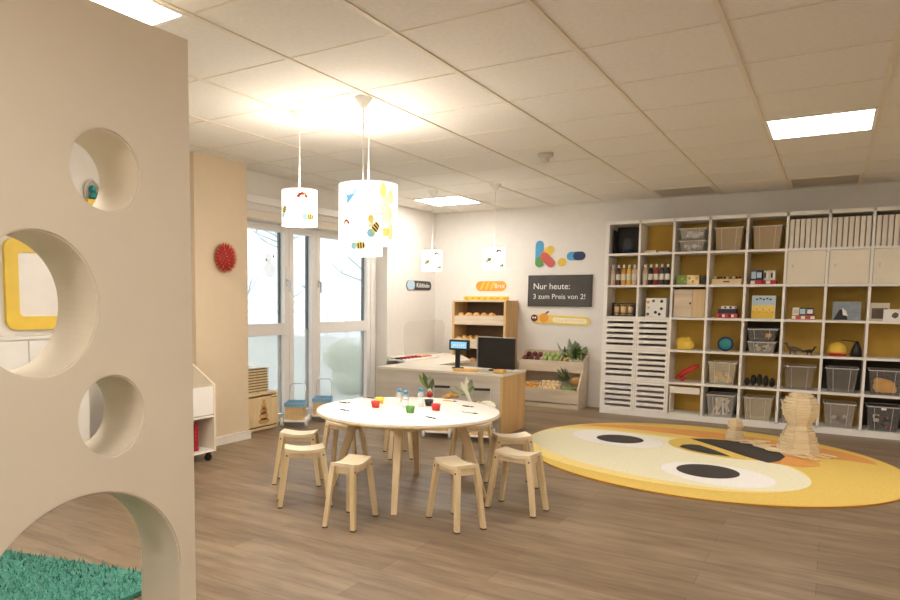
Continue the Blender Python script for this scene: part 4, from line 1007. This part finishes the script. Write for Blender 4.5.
# white file boxes
M['file'] = mat('file_box_white', 'F0E9DC', .6, .03); M['file2'] = mat('file_box_cream', 'DCD3C2', .6, .03)
f0 = None
for j in (5, 6, 7):
    x0, x1, z0, z1 = cellbox(j, 0)
    for k in range(7):
        lab = 'white upright magazine file, %s from the left above the %s white door' % (ORD[k], ['left', 'middle', 'right'][j-5])
        pos = (x0+.025+k*.0455, SY0+.16, z0+.001)
        if f0 is None:
            f0 = thing('magazine_file', lab, 'magazine file', pos, 0, 'white magazine files in the top row')
            b = MB(); b.poly([(-.018, -.13, 0), (-.018, .13, 0), (-.018, .13, .18), (-.018, .02, .285), (-.018, -.13, .285)], (.036, 0, 0)); part('box', b, 'file', f0, True)
            b = MB(); b.box(.013, .0185, -.131, -.1295, .004, .281); part('edge', b, 'file2', f0, True)
        else: dup(f0, pos, 0, lab)

# clear plastic bins
def bin_(j, r, lab, w=.26, h=.235, dx=0, zoff=0, ft='clearbin', y=.03, lid=False, d=.30):
    x0, x1, z0, z1 = cellbox(j, r); 
    if r == 5: z0 = sz(6)+.0165
    cx = (x0+x1)/2+dx
    t = thing('plastic_bin', lab, 'storage box', (cx, SY0+y+d/2, z0+.001+zoff), 0, 'clear plastic boxes in the cube shelf')
    a, c = w/2, w/2*.84; dd, de = d/2, d/2*.9
    b = MB(); R = []
    for (ww, de_, z) in ((c, de, 0), (a, dd, h), (a-.004, dd-.004, h), (c-.004, de-.004, .004)):
        R.append([b.bm.verts.new((sx_*ww, sy_*de_, z)) for sx_, sy_ in ((-1, -1), (1, -1), (1, 1), (-1, 1))])
    fs = [b.bm.faces.new(R[0][::-1]), b.bm.faces.new(R[3])]
    for A, B_ in zip(R, R[1:]): fs += [b.bm.faces.new((A[i], A[(i+1) % 4], B_[(i+1) % 4], B_[i])) for i in range(4)]
    b._fin(fs); part('body', b, ft, t, True)
    b = MB()
    for q in ((-a-.008, a+.008, -dd-.008, -dd+.004), (-a-.008, a+.008, dd-.004, dd+.008), (-a-.008, -a+.004, -dd, dd), (a-.004, a+.008, -dd, dd)): b.box(*q, h-.008, h+.002, bev=.001)
    for u in (-.35, .35): b.bar((u*c*2*.8, -de-.003, .01), (u*a*2*.8, -dd-.003, h-.01), .004, .004)
    part('rim', b, 'binrim', t, True)
    if lid: b = MB(); b.box(-a-.006, a+.006, -dd-.006, dd+.006, h+.002, h+.012, bev=.002); part('lid', b, 'binrim', t, True)
    return t, c, h
M['binrim'] = see_through('bin_rim', 'F6F2EC', .5, .3)
M['darkbin'] = see_through('smoky_plastic', 'B9B4AE', .10, .2)
M['tanbin'] = see_through('tan_plastic', 'D8BE94', .42, .3)
M['beigebin'] = see_through('beige_plastic', 'F0E4C8', .26, .3)
M['greybin'] = see_through('grey_plastic', 'E0D6CA', .18, .25)
def contents(t, c, h, kind, lab, n=10, cat='toys'):
    o = MB()
    if kind == 'sticks':
        for k in range(30):
            a = random.uniform(-.8, .8); x = random.uniform(-c*.5, c*.5); y = random.uniform(-.11, .06); L = h*.38
            o.m(['plank', 'dark', 'paper', 'plank', 'file2'][k % 5]); o.bar((x-L*.4*math.sin(a), y, h*.46-L*math.cos(a)+.0), (x+L*.4*math.sin(a), y+.01, h*.46+L*math.cos(a)), .018, .008)
    else:
        for k in range(n):
            o.m(kind[k % len(kind)]); s = random.uniform(.018, .03); x = random.uniform(-c+.04, c-.04); y = -.1+.2*random.random(); z = .03+random.random()*h*.4
            (o.box(x-s, x+s, y-s, y+s, z-s*.7, z+s*.7, bev=.003) if k % 2 else o.ball((x, y, z), s, sub=1))
    o2 = part(lab[0], o, 'plank'); o2.location = t.location; tag(o2, lab[1], cat)
    o2['kind'] = 'stuff'
bin_(3, 0, 'tan plastic box in the top row, left of the twin tan boxes', ft='tanbin')
bin_(4, 0, 'tan plastic box in the top row, next to the magazine files', ft='tanbin')
ta = bin_(2, 0, 'clear box with pale contents, lower of the two-box stack in the top row', h=.115, w=.25)
contents(ta[0], ta[1], ta[2], ['file2', 'paper', 'plank'], ('paper_scraps', 'pale paper pieces in the lower clear box of the top row'), 12, 'paper')
ta = bin_(2, 0, 'clear box with pale contents, upper of the two-box stack in the top row', h=.115, w=.25, zoff=.13)
contents(ta[0], ta[1], ta[2], ['paper', 'file2', 'paper'], ('paper_scraps', 'white paper pieces in the upper clear box of the top row'), 12, 'paper')
ta = bin_(4, 3, 'lower clear box of the stack with the red toy', h=.115, w=.25, ft='greybin')
contents(ta[0], ta[1], ta[2], ['plank', 'file2', 'paper', 'dark'], ('wooden_pieces', 'pale wooden pieces in the lower box under the red toy box'), 12)
ta = bin_(4, 3, 'upper clear box of the stack, holding a red toy', h=.115, w=.26, zoff=.13, ft='darkbin')
contents(ta[0], ta[1], ta[2], ['red', 'orange'], ('toy_pieces', 'red toy pieces in the upper clear box'), 3)
ta = bin_(3, 4, 'clear box with yellow and orange toys in the fifth row', ft='beigebin')
contents(ta[0], ta[1], ta[2]*.8, ['yellow', 'orange', 'paper', 'leafg'], ('toy_pieces', 'yellow and orange toy pieces in the clear box of the fifth row'), 26)
bin_(5, 4, 'smoky clear empty-looking box in the fifth row, nearer the centre', ft='darkbin')
bin_(6, 4, 'smoky clear empty-looking box in the fifth row, above the low beige-grey box', ft='darkbin')
ta = bin_(7, 4, 'clear box with large yellow pieces at the right edge', ft='darkbin')
o = MB(); o.ball((-.01, -.085, .085), .085, (1.1, .35, .8), sub=2, jit=.05); o.ball((-.05, -.09, .13), .04, (1.2, .5, .8), sub=2, jit=.06); o.box(-.08, .09, -.1, .05, .02, .08, bev=.02); o2 = part('yellow_cloth', o, 'cloth_y') if 'cloth_y' in M else part('yellow_cloth', o, mat('cloth_amber', 'F4B650', .8, .1)); o2.location = ta[0].location; tag(o2, 'folded orange-yellow cloth inside the right clear box', 'cloth')
ta = bin_(3, 5, 'clear box filled with wooden sticks in the bottom row', ft='clearbin')
contents(ta[0], ta[1], ta[2], 'sticks', ('wooden_sticks', 'tangle of pale and dark sticks inside the bottom-row box'))
bin_(4, 5, 'beige empty clear box in the bottom row left of the plank tower', ft='beigebin')
bin_(5, 5, 'clear box half hidden behind the tall plank tower', ft='greybin', dx=-.02)
ta = bin_(6, 5, 'clear grey box in the bottom row right of the plank tower', ft='greybin')
contents(ta[0], ta[1], ta[2]*.7, ['file2', 'dark'], ('toy_pieces', 'grey pieces at the bottom of the clear box right of the tower'), 6)
ta = bin_(7, 5, 'smoky clear box with a white label at the bottom right', ft='darkbin')
contents(ta[0], ta[1], ta[2], ['dark', 'beet', 'black', 'file2'], ('toy_pieces', 'dark toy pieces in the labelled bottom right box'), 26)
b = MB(); b.box(-.02, .02, -.152, -.1505, .205, .225); part('paper_label', b, 'chalkw', ta[0], True)
# things in cells
def C(j, r, u=.5): x0, x1, z0, z1 = cellbox(j, r); z0 = sz(6)+.0165 if r == 5 else z0; return x0+(x1-x0)*u, z0+.001
# r0c0 dark crate with blue inside
x, z = C(0, 0); t = thing('wire_box', 'dark grey box with a clear jug shape in the top left compartment', 'box', (x, SY0+.2, z))
b = MB()
for q in ((-.14, .14, .12, .13), (-.14, -.135, -.1, .12), (.135, .14, -.1, .12)): b.box(q[0], q[1], q[2], q[3], 0, .27)
b.box(-.14, .14, -.1, .13, 0, .006); part('shell', b, 'dark', t, True)
b = MB(); b.lathe([(0, .01), (.05, .01), (.05, .05), (0, .05)], (0, .0, 0), 20); part('blue_base', b, 'navy', t, True)
b = MB(); b.lathe([(.045, .05), (.05, .12), (.03, .16), (.032, .18)], (0, 0, 0), 20); part('jug', b, 'glass', t, True)
# r0c1 flat boards
for k, (u, w) in enumerate(((.28, .12), (.7, .10))):
    x, z = C(1, 0, u); b = MB(); b.box(x-w/2, x+w/2, SY0+.05, SY0+.25, z, z+.03-.012*k, bev=.003); b.m('plank'); solo('wooden_board', b, 'plank', ['thick pale wooden block at the left of the ochre top compartment', 'flat pale wooden board at the right of the ochre top compartment'][k], 'block', (x, SY0+.15, z), 'boards in the top compartment')
# bottles
cb = {0: ['b_pale', 'b_brown', 'b_peach', 'b_yel', 'b_pale'], 1: ['b_pale', 'b_black', 'b_red', 'b_navy', 'b_black']}
for n_, c_ in dict(b_pale='D8B8A4', b_brown='4A2A22', b_peach='D99A4E', b_yel='E8BE3A', b_black='221E20', b_red='A8322C', b_navy='2B2E44').items(): M[n_] = mat('paint_'+n_, c_, .35, .08)
names = dict(b_pale='pale pink', b_brown='dark brown', b_peach='amber', b_yel='yellow', b_black='black', b_red='red', b_navy='dark blue')
for j in (0, 1):
    for k in range(5):
        x, z = C(j, 1, (.15 if j == 0 else .14)+.18*k)
        t = thing('paint_bottle', '%s paint bottle with white cap, %s from the left in the %s bottle compartment' % (names[cb[j][k]], ORD[k], ['left', 'right'][j]), 'paint bottle', (x, SY0+.06, z), 0, 'paint bottles in the %s compartment' % ['left', 'right'][j])
        b = MB(); b.lathe([(0, 0), (.024, 0), (.026, .005), (.026, .15), (.02, .175), (.011, .185), (.011, .195), (0, .195)], n=20); part('body', b, cb[j][k], t, True)
        b = MB(); b.lathe([(.0266, .055), (.0266, .12)], n=20); part('paper_label', b, 'file2', t, True)
        b = MB(); b.lathe([(0, .19), (.013, .19), (.012, .222), (.006, .226), (0, .226)], n=14); part('cap', b, 'chalkw', t, True)
# r1c2 box + dark item
x, z = C(2, 1, .46); b = MB(); b.m('leafg').box(x-.125, x-.02, SY0+.03, SY0+.2, z, z+.10, bev=.003); b.m('onion').box(x-.02, x+.10, SY0+.03, SY0+.2, z, z+.10, bev=.003); b.m('lime')
for k in range(6): b.ball((x-.1+.035*k, SY0+.029, z+.03+.035*(k % 2)), .016, (1, .15, 1), sub=1)
solo('patterned_box', b, 'leafg', 'green and brown patterned long box in the second row', 'box', (x, SY0+.1, z))
x, z = C(2, 1, .92); b = MB(); b.box(x-.018, x+.016, SY0+.03, SY0+.18, z, z+.095, bev=.004); solo('black_box', b, 'black', 'small black box beside the green and brown patterned box', 'box', (x, SY0+.1, z))
# r1c3 crate with figures
x, z = C(3, 1, .5); t = thing('wooden_crate', 'low wooden crate in the second row filled with small figures', 'crate', (x, SY0+.12, z))
b = MB()
for q in ((-.14, .14, -.09, -.08, .055), (-.14, .14, .08, .09, .055), (-.14, -.13, -.08, .08, .055), (.13, .14, -.08, .08, .055), (-.13, .13, -.08, .08, .006)): b.box(q[0], q[1], q[2], q[3], 0, q[4])
part('crate_body', b, 'birchx', t, True)
b = MB(); b.box(-.03, .03, -.092, -.0902, .02, .036); part('crate_mark', b, 'traydark', t, True)
cl = ['dark', 'beet', 'chalkw', 'red', 'onion', 'navy']
for k in range(9):
    b = MB(); b.m(cl[(k*5) % 6]).lathe([(0, 0), (.013, 0), (.009, .05), (0, .055)], (0, 0, 0), 10).m(cl[(k*5+2) % 6]).ball((0, 0, .065), .013, sub=1)
    nmc = ['grey', 'dark red', 'white', 'red', 'tan', 'navy'][(k*5) % 6]
    o = solo('toy_figure', b, 'red', 'tiny %s figure in the wooden crate, %s from the left' % (nmc, ORD[k]), 'toy figure', (0, 0, 0), 'figures in the wooden crate'); o.location = (x-.115+.029*k, SY0+.08+.03*(k % 2), z+.0075)
# game boxes
def gbox(j, r, u, w, h, dz, cols_, lab, cat='game box', d=.2, y=.04, lean=0, deco=None, name='game_box'):
    x, z = C(j, r, u); t = thing(name, lab, cat, (x, SY0+y, z+dz), 0, None)
    b = MB(); b.box(-w/2, w/2, 0, d, 0, h, bev=.002); part('box', b, cols_[0], t, True)
    if len(cols_) > 1:
        b = MB(); n = 0
        for k in range(deco or 5):
            b.m(cols_[1+k % (len(cols_)-1)]); cx_ = -w/2+w*(k+.5)/(deco or 5); hh = h*random.uniform(.25, .42)
            b.box(cx_-w/(deco or 5)*.42, cx_+w/(deco or 5)*.42, -.0015, 0.0005, h*.5-hh, h*.5+hh)
        part('cover_picture', b, cols_[1], t, True)
    return t
gbox(4, 1, .26, .10, .10, .042, ['navy', 'paleb'], 'blue box standing on the red box in the second row', d=.15, deco=2)
gbox(4, 1, .62, .10, .095, .042, ['file2', 'dark', 'paper', 'file2'], 'pale patterned box standing on the red box in the second row', d=.15)
gbox(4, 1, .45, .23, .04, 0, ['red', 'chalkw', 'red', 'redd'], 'flat red box under the blue and pale boxes in the second row')
gbox(3, 2, .55, .20, .048, 0, ['red', 'logored', 'redd', 'paper'], 'flat red patterned game box, lowest in the third-row stack', deco=7)
gbox(3, 2, .55, .17, .045, .05, ['navy', 'dark', 'b_navy'], 'dark blue game box in the middle of the third-row stack')
gbox(3, 2, .58, .125, .028, .097, ['chalkw', 'paper', 'dark'], 'small white box on top of the third-row stack')
gbox(5, 2, .5, .20, .04, 0, ['logored', 'palel', 'logored'], 'flat pinkish red box at the bottom of the stack under the white doors', name='game_box')
gbox(5, 2, .30, .055, .075, .042, ['paper', 'file2'], 'small white box standing at the left on the pinkish red box', d=.1, deco=1)
gbox(5, 2, .48, .055, .075, .042, ['dark', 'paleb'], 'small dark box with pale picture standing in the middle on the pinkish red box', d=.1, deco=1)
gbox(5, 2, .67, .055, .075, .042, ['navy', 'paper'], 'small navy box standing at the right on the pinkish red box', d=.1, deco=1)
# puzzle box (yellow field under pale sky)
x, z = C(4, 2, .5); t = thing('puzzle_box', 'upright picture box with yellow field under pale sky', 'puzzle box', (x, SY0+.05, z))
b = MB(); b.box(-.105, .105, 0, .05, 0, .235, bev=.002); part('box', b, 'paper', t, True)
b = MB(); b.m('paleb').box(-.1, .1, -.0015, .0005, .14, .23); b.m('paley').box(-.1, .1, -.0015, .0005, .075, .14); b.m('yellow').box(-.1, .1, -.0015, .0005, .005, .075); b.m('dark')
for k in range(5): b.box(-.07+.03*k, -.05+.03*k, -.003, -.001, .19+.008*(k % 2), .205+.008*(k % 2))
b.m('orange')
for k in range(7): b.ball((-.085+.028*k, 0, .07+.02*(k % 2)), .014, (1, .2, 1), sub=1)
part('cover_picture', b, 'paleb', t, True)
# grey-blue picture box
x, z = C(6, 2, .52); t = thing('puzzle_box', 'grey-blue picture box with a dark animal shape, below the middle white door', 'puzzle box', (x, SY0+.05, z))
M['greyblue'] = mat('picture_greyblue', '8D979E', .5, .15, 20)
b = MB(); b.box(-.115, .115, 0, .06, 0, .18, bev=.002); part('box', b, 'greyblue', t, True)
b = MB(); b.m('black').poly([(-.105, -.002, .005), (.01, -.002, .005), (.0, -.002, .06), (-.03, -.002, .11), (-.06, -.002, .10), (-.08, -.002, .06)], (0, .0015, 0)); b.m('paper').poly([(-.03, -.0035, .05), (.01, -.0035, .04), (-.005, -.0035, .09), (-.04, -.0035, .12)], (0, .001, 0))
part('cover_picture', b, 'black', t, True)
# right cards
x, z = C(7, 2, .22); b = MB(); b.m('file2').box(x-.07, x+.08, SY0+.07, SY0+.1, z, z+.17, bev=.002).m('traydark').box(x-.055, x+.065, SY0+.0685, SY0+.07, z+.02, z+.12); solo('picture_card', b, 'file2', 'brown and cream picture box at the right edge, behind the white card', 'picture box', (x, SY0+.08, z))
x, z = C(7, 2, .60); b = MB(); b.m('chalkw').box(x-.09, x+.09, SY0+.02, SY0+.045, z, z+.11, bev=.002).m('traydark').ball((x-.0, SY0+.0195, z+.055), .03, (1, .08, 1), sub=1); solo('picture_card', b, 'chalkw', 'white card with a brown round picture at the right edge', 'picture card', (x, SY0+.03, z))
# r2c0 dark jars in a rack, r2c1 dice box, r2c2 small wooden cabinet
x, z = C(0, 2, .55); t = thing('spice_rack', 'small black rack holding three jars in the third row', 'rack', (x, SY0+.07, z))
b = MB(); b.box(-.125, .125, -.045, .045, 0, .01); b.box(-.125, -.118, -.045, .045, .01, .15); b.box(.118, .125, -.045, .045, .01, .15); b.box(-.118, .118, .03, .045, .135, .15); b.box(-.118, .118, -.045, -.04, .03, .04); part('rack_frame', b, 'black', t, True)
for k in range(3):
    j_ = thing('jar', 'tan filled jar with dark lid in the black rack, %s one' % ['left', 'middle', 'right'][k], 'jar', (x-.075+.075*k, SY0+.07, z+.0105), 0, 'jars in the black rack')
    b = MB(); b.lathe([(0, 0), (.03, 0), (.031, .09), (.026, .1), (0, .1)], n=18); part('glass_body', b, 'onion', j_, True)
    b = MB(); b.lathe([(0, .1), (.029, .1), (.029, .12), (0, .12)], n=18); part('lid', b, 'traydark', j_, True)
x, z = C(1, 2, .55); t = thing('dice_box', 'white cube with black and brown dots in the third row', 'box', (x, SY0+.12, z))
b = MB(); b.box(-.105, .105, -.1, .1, 0, .205, bev=.006); part('cube', b, 'chalkw', t, True)
b = MB()
for dx, dz, m_ in ((-.08, .16, 'bread'), (-.025, .175, 'traydark'), (.06, .17, 'dark'), (-.075, .10, 'onion'), (.06, .09, 'dark'), (0, .05, 'black'), (.04, .03, 'dark'), (-.08, .03, 'traydark')): b.m(m_).cyl((dx, -.102, dz), (dx, -.0995, dz), .016, n=14)
part('dots', b, 'dark', t, True)
x, z = C(2, 2, .5); t = thing('play_cupboard', 'pale wooden cupboard with two doors filling a third-row compartment', 'cupboard', (x, SY0+.15, z))
b = MB(); b.box(-.155, .155, -.1, .1, 0, .30); part('carcass', b, 'palez', t, True)
for s_ in (-1, 1):
    b = MB(); b.box(-.153 if s_ < 0 else .035, .031 if s_ < 0 else .153, -.116, -.101, .004, .296, bev=.002); d_ = part('door', b, 'pale' if s_ < 0 else 'palez', t, True)
    if s_ < 0: b = MB(); b.ball((.012, -.12, .15), .009, (1, .6, 1.6), sub=1); part('knob', b, 'black', d_, True)
# r3c2 yellow cushion shape, r3c3 teal ball, r3c5 dinosaurs, r3c6 helmet etc
x, z = C(2, 3, .42); b = MB(); b.m('yellow').ball((x-.03, SY0+.1, z+.07), .075, (1, .7, .93), sub=2, jit=.05).ball((x+.035, SY0+.09, z+.05), .055, (1, .8, .9), sub=2, jit=.05).ball((x+.02, SY0+.1, z+.105), .04, sub=1).box(x-.08, x+.07, SY0+.05, SY0+.15, z, z+.10, bev=.02); solo('yellow_cushion', b, 'yellow', 'crumpled bright yellow soft toy in the fourth row', 'soft toy', (x, SY0+.1, z))
x, z = C(3, 3, .55); t = thing('drum_bag', 'teal round bag with a dark blue rim in the fourth row', 'bag', (x, SY0+.1, z))
b = MB(); b.ball((0, 0, .078), .08, (1, .35, .97), sub=3); part('rim', b, 'navy', t, True)
b = MB(); b.ball((0, -.012, .078), .062, (1, .35, .97), sub=3); part('cover', b, 'teal', t, True)
def dino(j, r, u, s, flip, lab, m_='traydark'):
    x, z = C(j, r, u); t = MB(); f = -1 if flip else 1
    t.m(m_).ball((0, 0, s*.5), s*.3, (1.4, .7, .8), sub=2).tube([(f*-s*.3, 0, s*.5), (f*-s*.7, 0, s*.4), (f*-s*1.0, 0, s*.3)], [s*.18, s*.1, s*.02]).tube([(f*s*.3, 0, s*.55), (f*s*.5, 0, s*.8), (f*s*.55, 0, s*1.0)], [s*.16, s*.1, s*.1]).ball((f*s*.62, 0, s*1.02), s*.13, (1.6, .8, .8), sub=1)
    for dx in (-.2, .2):
        for dy in (-.12, .12): t.cyl((dx*s*1.1, dy*s, 0), (dx*s, dy*s, s*.45), s*.06, s*.1, 8)
    o = solo('toy_dinosaur', t, m_, lab, 'toy animal', (0, 0, 0), 'toy animals in the fourth row'); o.location = (x, SY0+.1, z)
dino(5, 3, .28, .105, True, 'small brown toy dinosaur at the left of the fourth-row compartment'); dino(5, 3, .72, .075, False, 'small black toy dinosaur at the right of the fourth-row compartment', 'black')
x, z = C(6, 3, .34); b = MB(); b.m('red').box(x-.06, x+.07, SY0+.05, SY0+.16, z, z+.03, bev=.01); solo('flat_toy', b, 'red', 'flat red item under the yellow helmet', 'toy', (x, SY0+.1, z))
t = thing('toy_helmet', 'yellow toy helmet lying on a flat red item in the fourth row', 'helmet', (x, SY0+.11, z+.0305))
b = MB(); b.lathe([(.08, 0), (.079, .03), (.068, .065), (.045, .09), (.02, .102), (0, .104)], n=24); part('shell', b, 'yellow', t, True)
b = MB(); b.lathe([(.079, .0), (.098, -.0), (.098, .006), (.079, .01)], n=24); part('brim', b, 'orange', t, True)
x, z = C(6, 3, .83); b = MB(); b.lathe([(0, 0), (.048, 0), (.043, .06), (.026, .11), (.01, .15), (0, .15)], (x, SY0+.12, z), 14); b.tube([(x+.0, SY0+.12, z+.14), (x-.05, SY0+.13, z+.150), (x-.13, SY0+.14, z+.155)], .004); solo('black_hat', b, 'black', 'pointed black hat with a thin rod beside the yellow helmet', 'hat', (x, SY0+.12, z))
x, z = C(2, 4, .5); b = MB(); b.tube([(x-.12, SY0+.15, z+.03), (x-.03, SY0+.12, z+.10), (x+.05, SY0+.12, z+.15), (x+.12, SY0+.13, z+.19)], [.018, .032, .032, .014], 10); b.ball((x-.04, SY0+.12, z+.03), .03, sub=1); solo('red_toy', b, 'red', 'long slanting red toy in the fifth row', 'toy', (x, SY0+.13, z))
# the cell behind the red toy is dark brown; black tangled items beside it
x, z = C(4, 4, .5)
for k in range(5):
    h_ = (.046, .062, .068, .062, .050)[k]; b = MB(); bx_ = x-.115+.057*k
    b.ball((0, 0, h_), h_, (.0285/h_, .8, .98), sub=2, jit=.03); b.ball((.006, -.02, h_*1.55), .016, sub=1)
    b.tube([(.018*math.cos(a_), -.045, h_+.018*math.sin(a_)) for a_ in [2*PI*i/12 for i in range(13)]], .005, 6); b.tube([(0, -.02, h_*.9), (.0, -.043, h_*.9)], .006, 6)
    o = solo('black_toy', b, 'black', 'black rounded toy in the fifth-row heap, %s from the left' % ORD[k], 'toy', (0, 0, 0), 'black toys in the fifth row'); o.location = (bx_, SY0+.1, z)
# r5c2 white box frame
x, z = C(2, 5, .5); t = thing('white_drawer_frame', 'open white box with a tall top edge at the bottom row beside the inserts', 'box', (x, SY0+.1, z))
b = MB(); b.box(-.15, .15, -.09, -.07, .225, .295); b.box(-.15, -.14, -.09, .15, 0, .225); b.box(-.14, .15, -.09, .15, 0, .01); part('box', b, 'file', t, True)

# ================================================================== OUTSIDE
b = MB(); b.box(-30, -4.98, -8, 22, -.3, -.15); 
M['ground'] = mat('outdoor_ground', 'C9CEC8', .9, .08, 2); struct('ground_outside', b, 'ground')
M['bark'] = mat('bare_bark', 'C9D0D2', .9, .1, 10); M['hedge'] = mat('hedge_pale', 'A9BFA6', .9, .25, 4)
def tree(x, y, h, lab, seed):
    rnd = random.Random(seed); t = thing('bare_tree', lab, 'tree', (x, y, -.15), 0, 'bare trees outside the window')
    b = MB(); b.tube([(x, y, -.15), (x+.05, y+.05, h*.4), (x, y+.1, h)], [.1, .07, .02], 7); part('trunk', b, 'bark', t)
    b = MB()
    for k in range(16):
        z0 = h*rnd.uniform(.2, .9); a = rnd.uniform(0, 6.28); l = h*rnd.uniform(.2, .45)
        e = (x+math.cos(a)*l, y+.05+math.sin(a)*l, z0+l*.6); mid = (x+math.cos(a)*l*.5, y+math.sin(a)*l*.5, z0+l*.2)
        b.tube([(x, y+.05, z0), mid, e], [.035, .02, .006], 5)
        for q in range(3): b.tube([mid, (mid[0]+rnd.uniform(-.5, .5), mid[1]+rnd.uniform(-.5, .5), mid[2]+rnd.uniform(.2, .7))], [.014, .004], 4)
    part('branches', b, 'bark', t)
tree(-9.5, 9.3, 4.2, 'bare tree outside the left window pane', 1); tree(-13.5, 15.5, 5.5, 'bare tree outside between the two window casements', 2); tree(-9, 13.3, 4.5, 'bare tree outside the right window pane', 3)
def hedge(x, y, r, lab):
    b = MB(); [b.ball((x+random.uniform(-.3, .3), y+random.uniform(-.5, .5), random.uniform(0, .5)), r*random.uniform(.4, .8), (1, 1.2, .9), sub=2, jit=.12) for _ in range(9)]; solo('bush', b, 'hedge', lab, 'bush', (x, y, -.15))
hedge(-6.0, 8.9, .5, 'green bush blurred behind the frosted lower right pane')
t = thing('garden_fence', 'white slatted garden fence outside the windows', 'fence', (-12, 12, -.15))
b = MB()
for z in (.9, 1.15): b.box(-13.06, -13, 4, 22, z, z+.12)
part('rail', b, 'chalkw', t)
b = MB()
for k in range(18): b.box(-13.05, -13.012, 4+k, 4.08+k, -.15, 1.3)
part('posts', b, 'chalkw', t)

# ================================================================== LIGHT, WORLD, CAMERA
w = bpy.data.worlds.new('World'); bpy.context.scene.world = w; w.use_nodes = True
nt = w.node_tree; bg = nt.nodes['Background']; bg.inputs['Color'].default_value = lin('E6F2FA'); bg.inputs['Strength'].default_value = .72
l = bpy.data.lights.new('window_daylight_portal', 'AREA'); l.shape = 'RECTANGLE'; l.size = 2.6; l.size_y = 2.05; l.cycles.is_portal = True
lo = bpy.data.objects.new('window_daylight_portal', l); COL.objects.link(lo); lo.location = (XW-.16, 5.9, 1.03); lo.rotation_euler = (0, -PI/2, 0)

f, yaw, pitch, roll, cx, cy = 694.5522, -0.5775, 0.0884, 0.0089, 379.86, 363.36
cyw, syw, cp, sp, cr, sr = math.cos(yaw), math.sin(yaw), math.cos(pitch), math.sin(pitch), math.cos(roll), math.sin(roll)
F = Vector((syw*cp, cyw*cp, -sp)); Rv = Vector((cyw, -syw, 0)); U = Rv.cross(F)
R2 = Rv*cr+U*sr; U2 = -Rv*sr+U*cr
cam = bpy.data.cameras.new('Camera'); co = bpy.data.objects.new('Camera', cam); COL.objects.link(co)
co.matrix_world = Matrix(((R2.x, U2.x, -F.x, 0), (R2.y, U2.y, -F.y, 0), (R2.z, U2.z, -F.z, H), (0, 0, 0, 1)))
cam.sensor_width = 36; cam.lens = f/900*36; cam.shift_x = (450-cx)/900; cam.shift_y = (cy-300)/900; cam.clip_start = .02
sc = bpy.context.scene; sc.camera = co
sc.view_settings.view_transform = 'Standard'; sc.view_settings.look = 'None'; sc.view_settings.gamma = 1; sc.view_settings.use_curve_mapping = False
sc.view_settings.exposure = 1.42
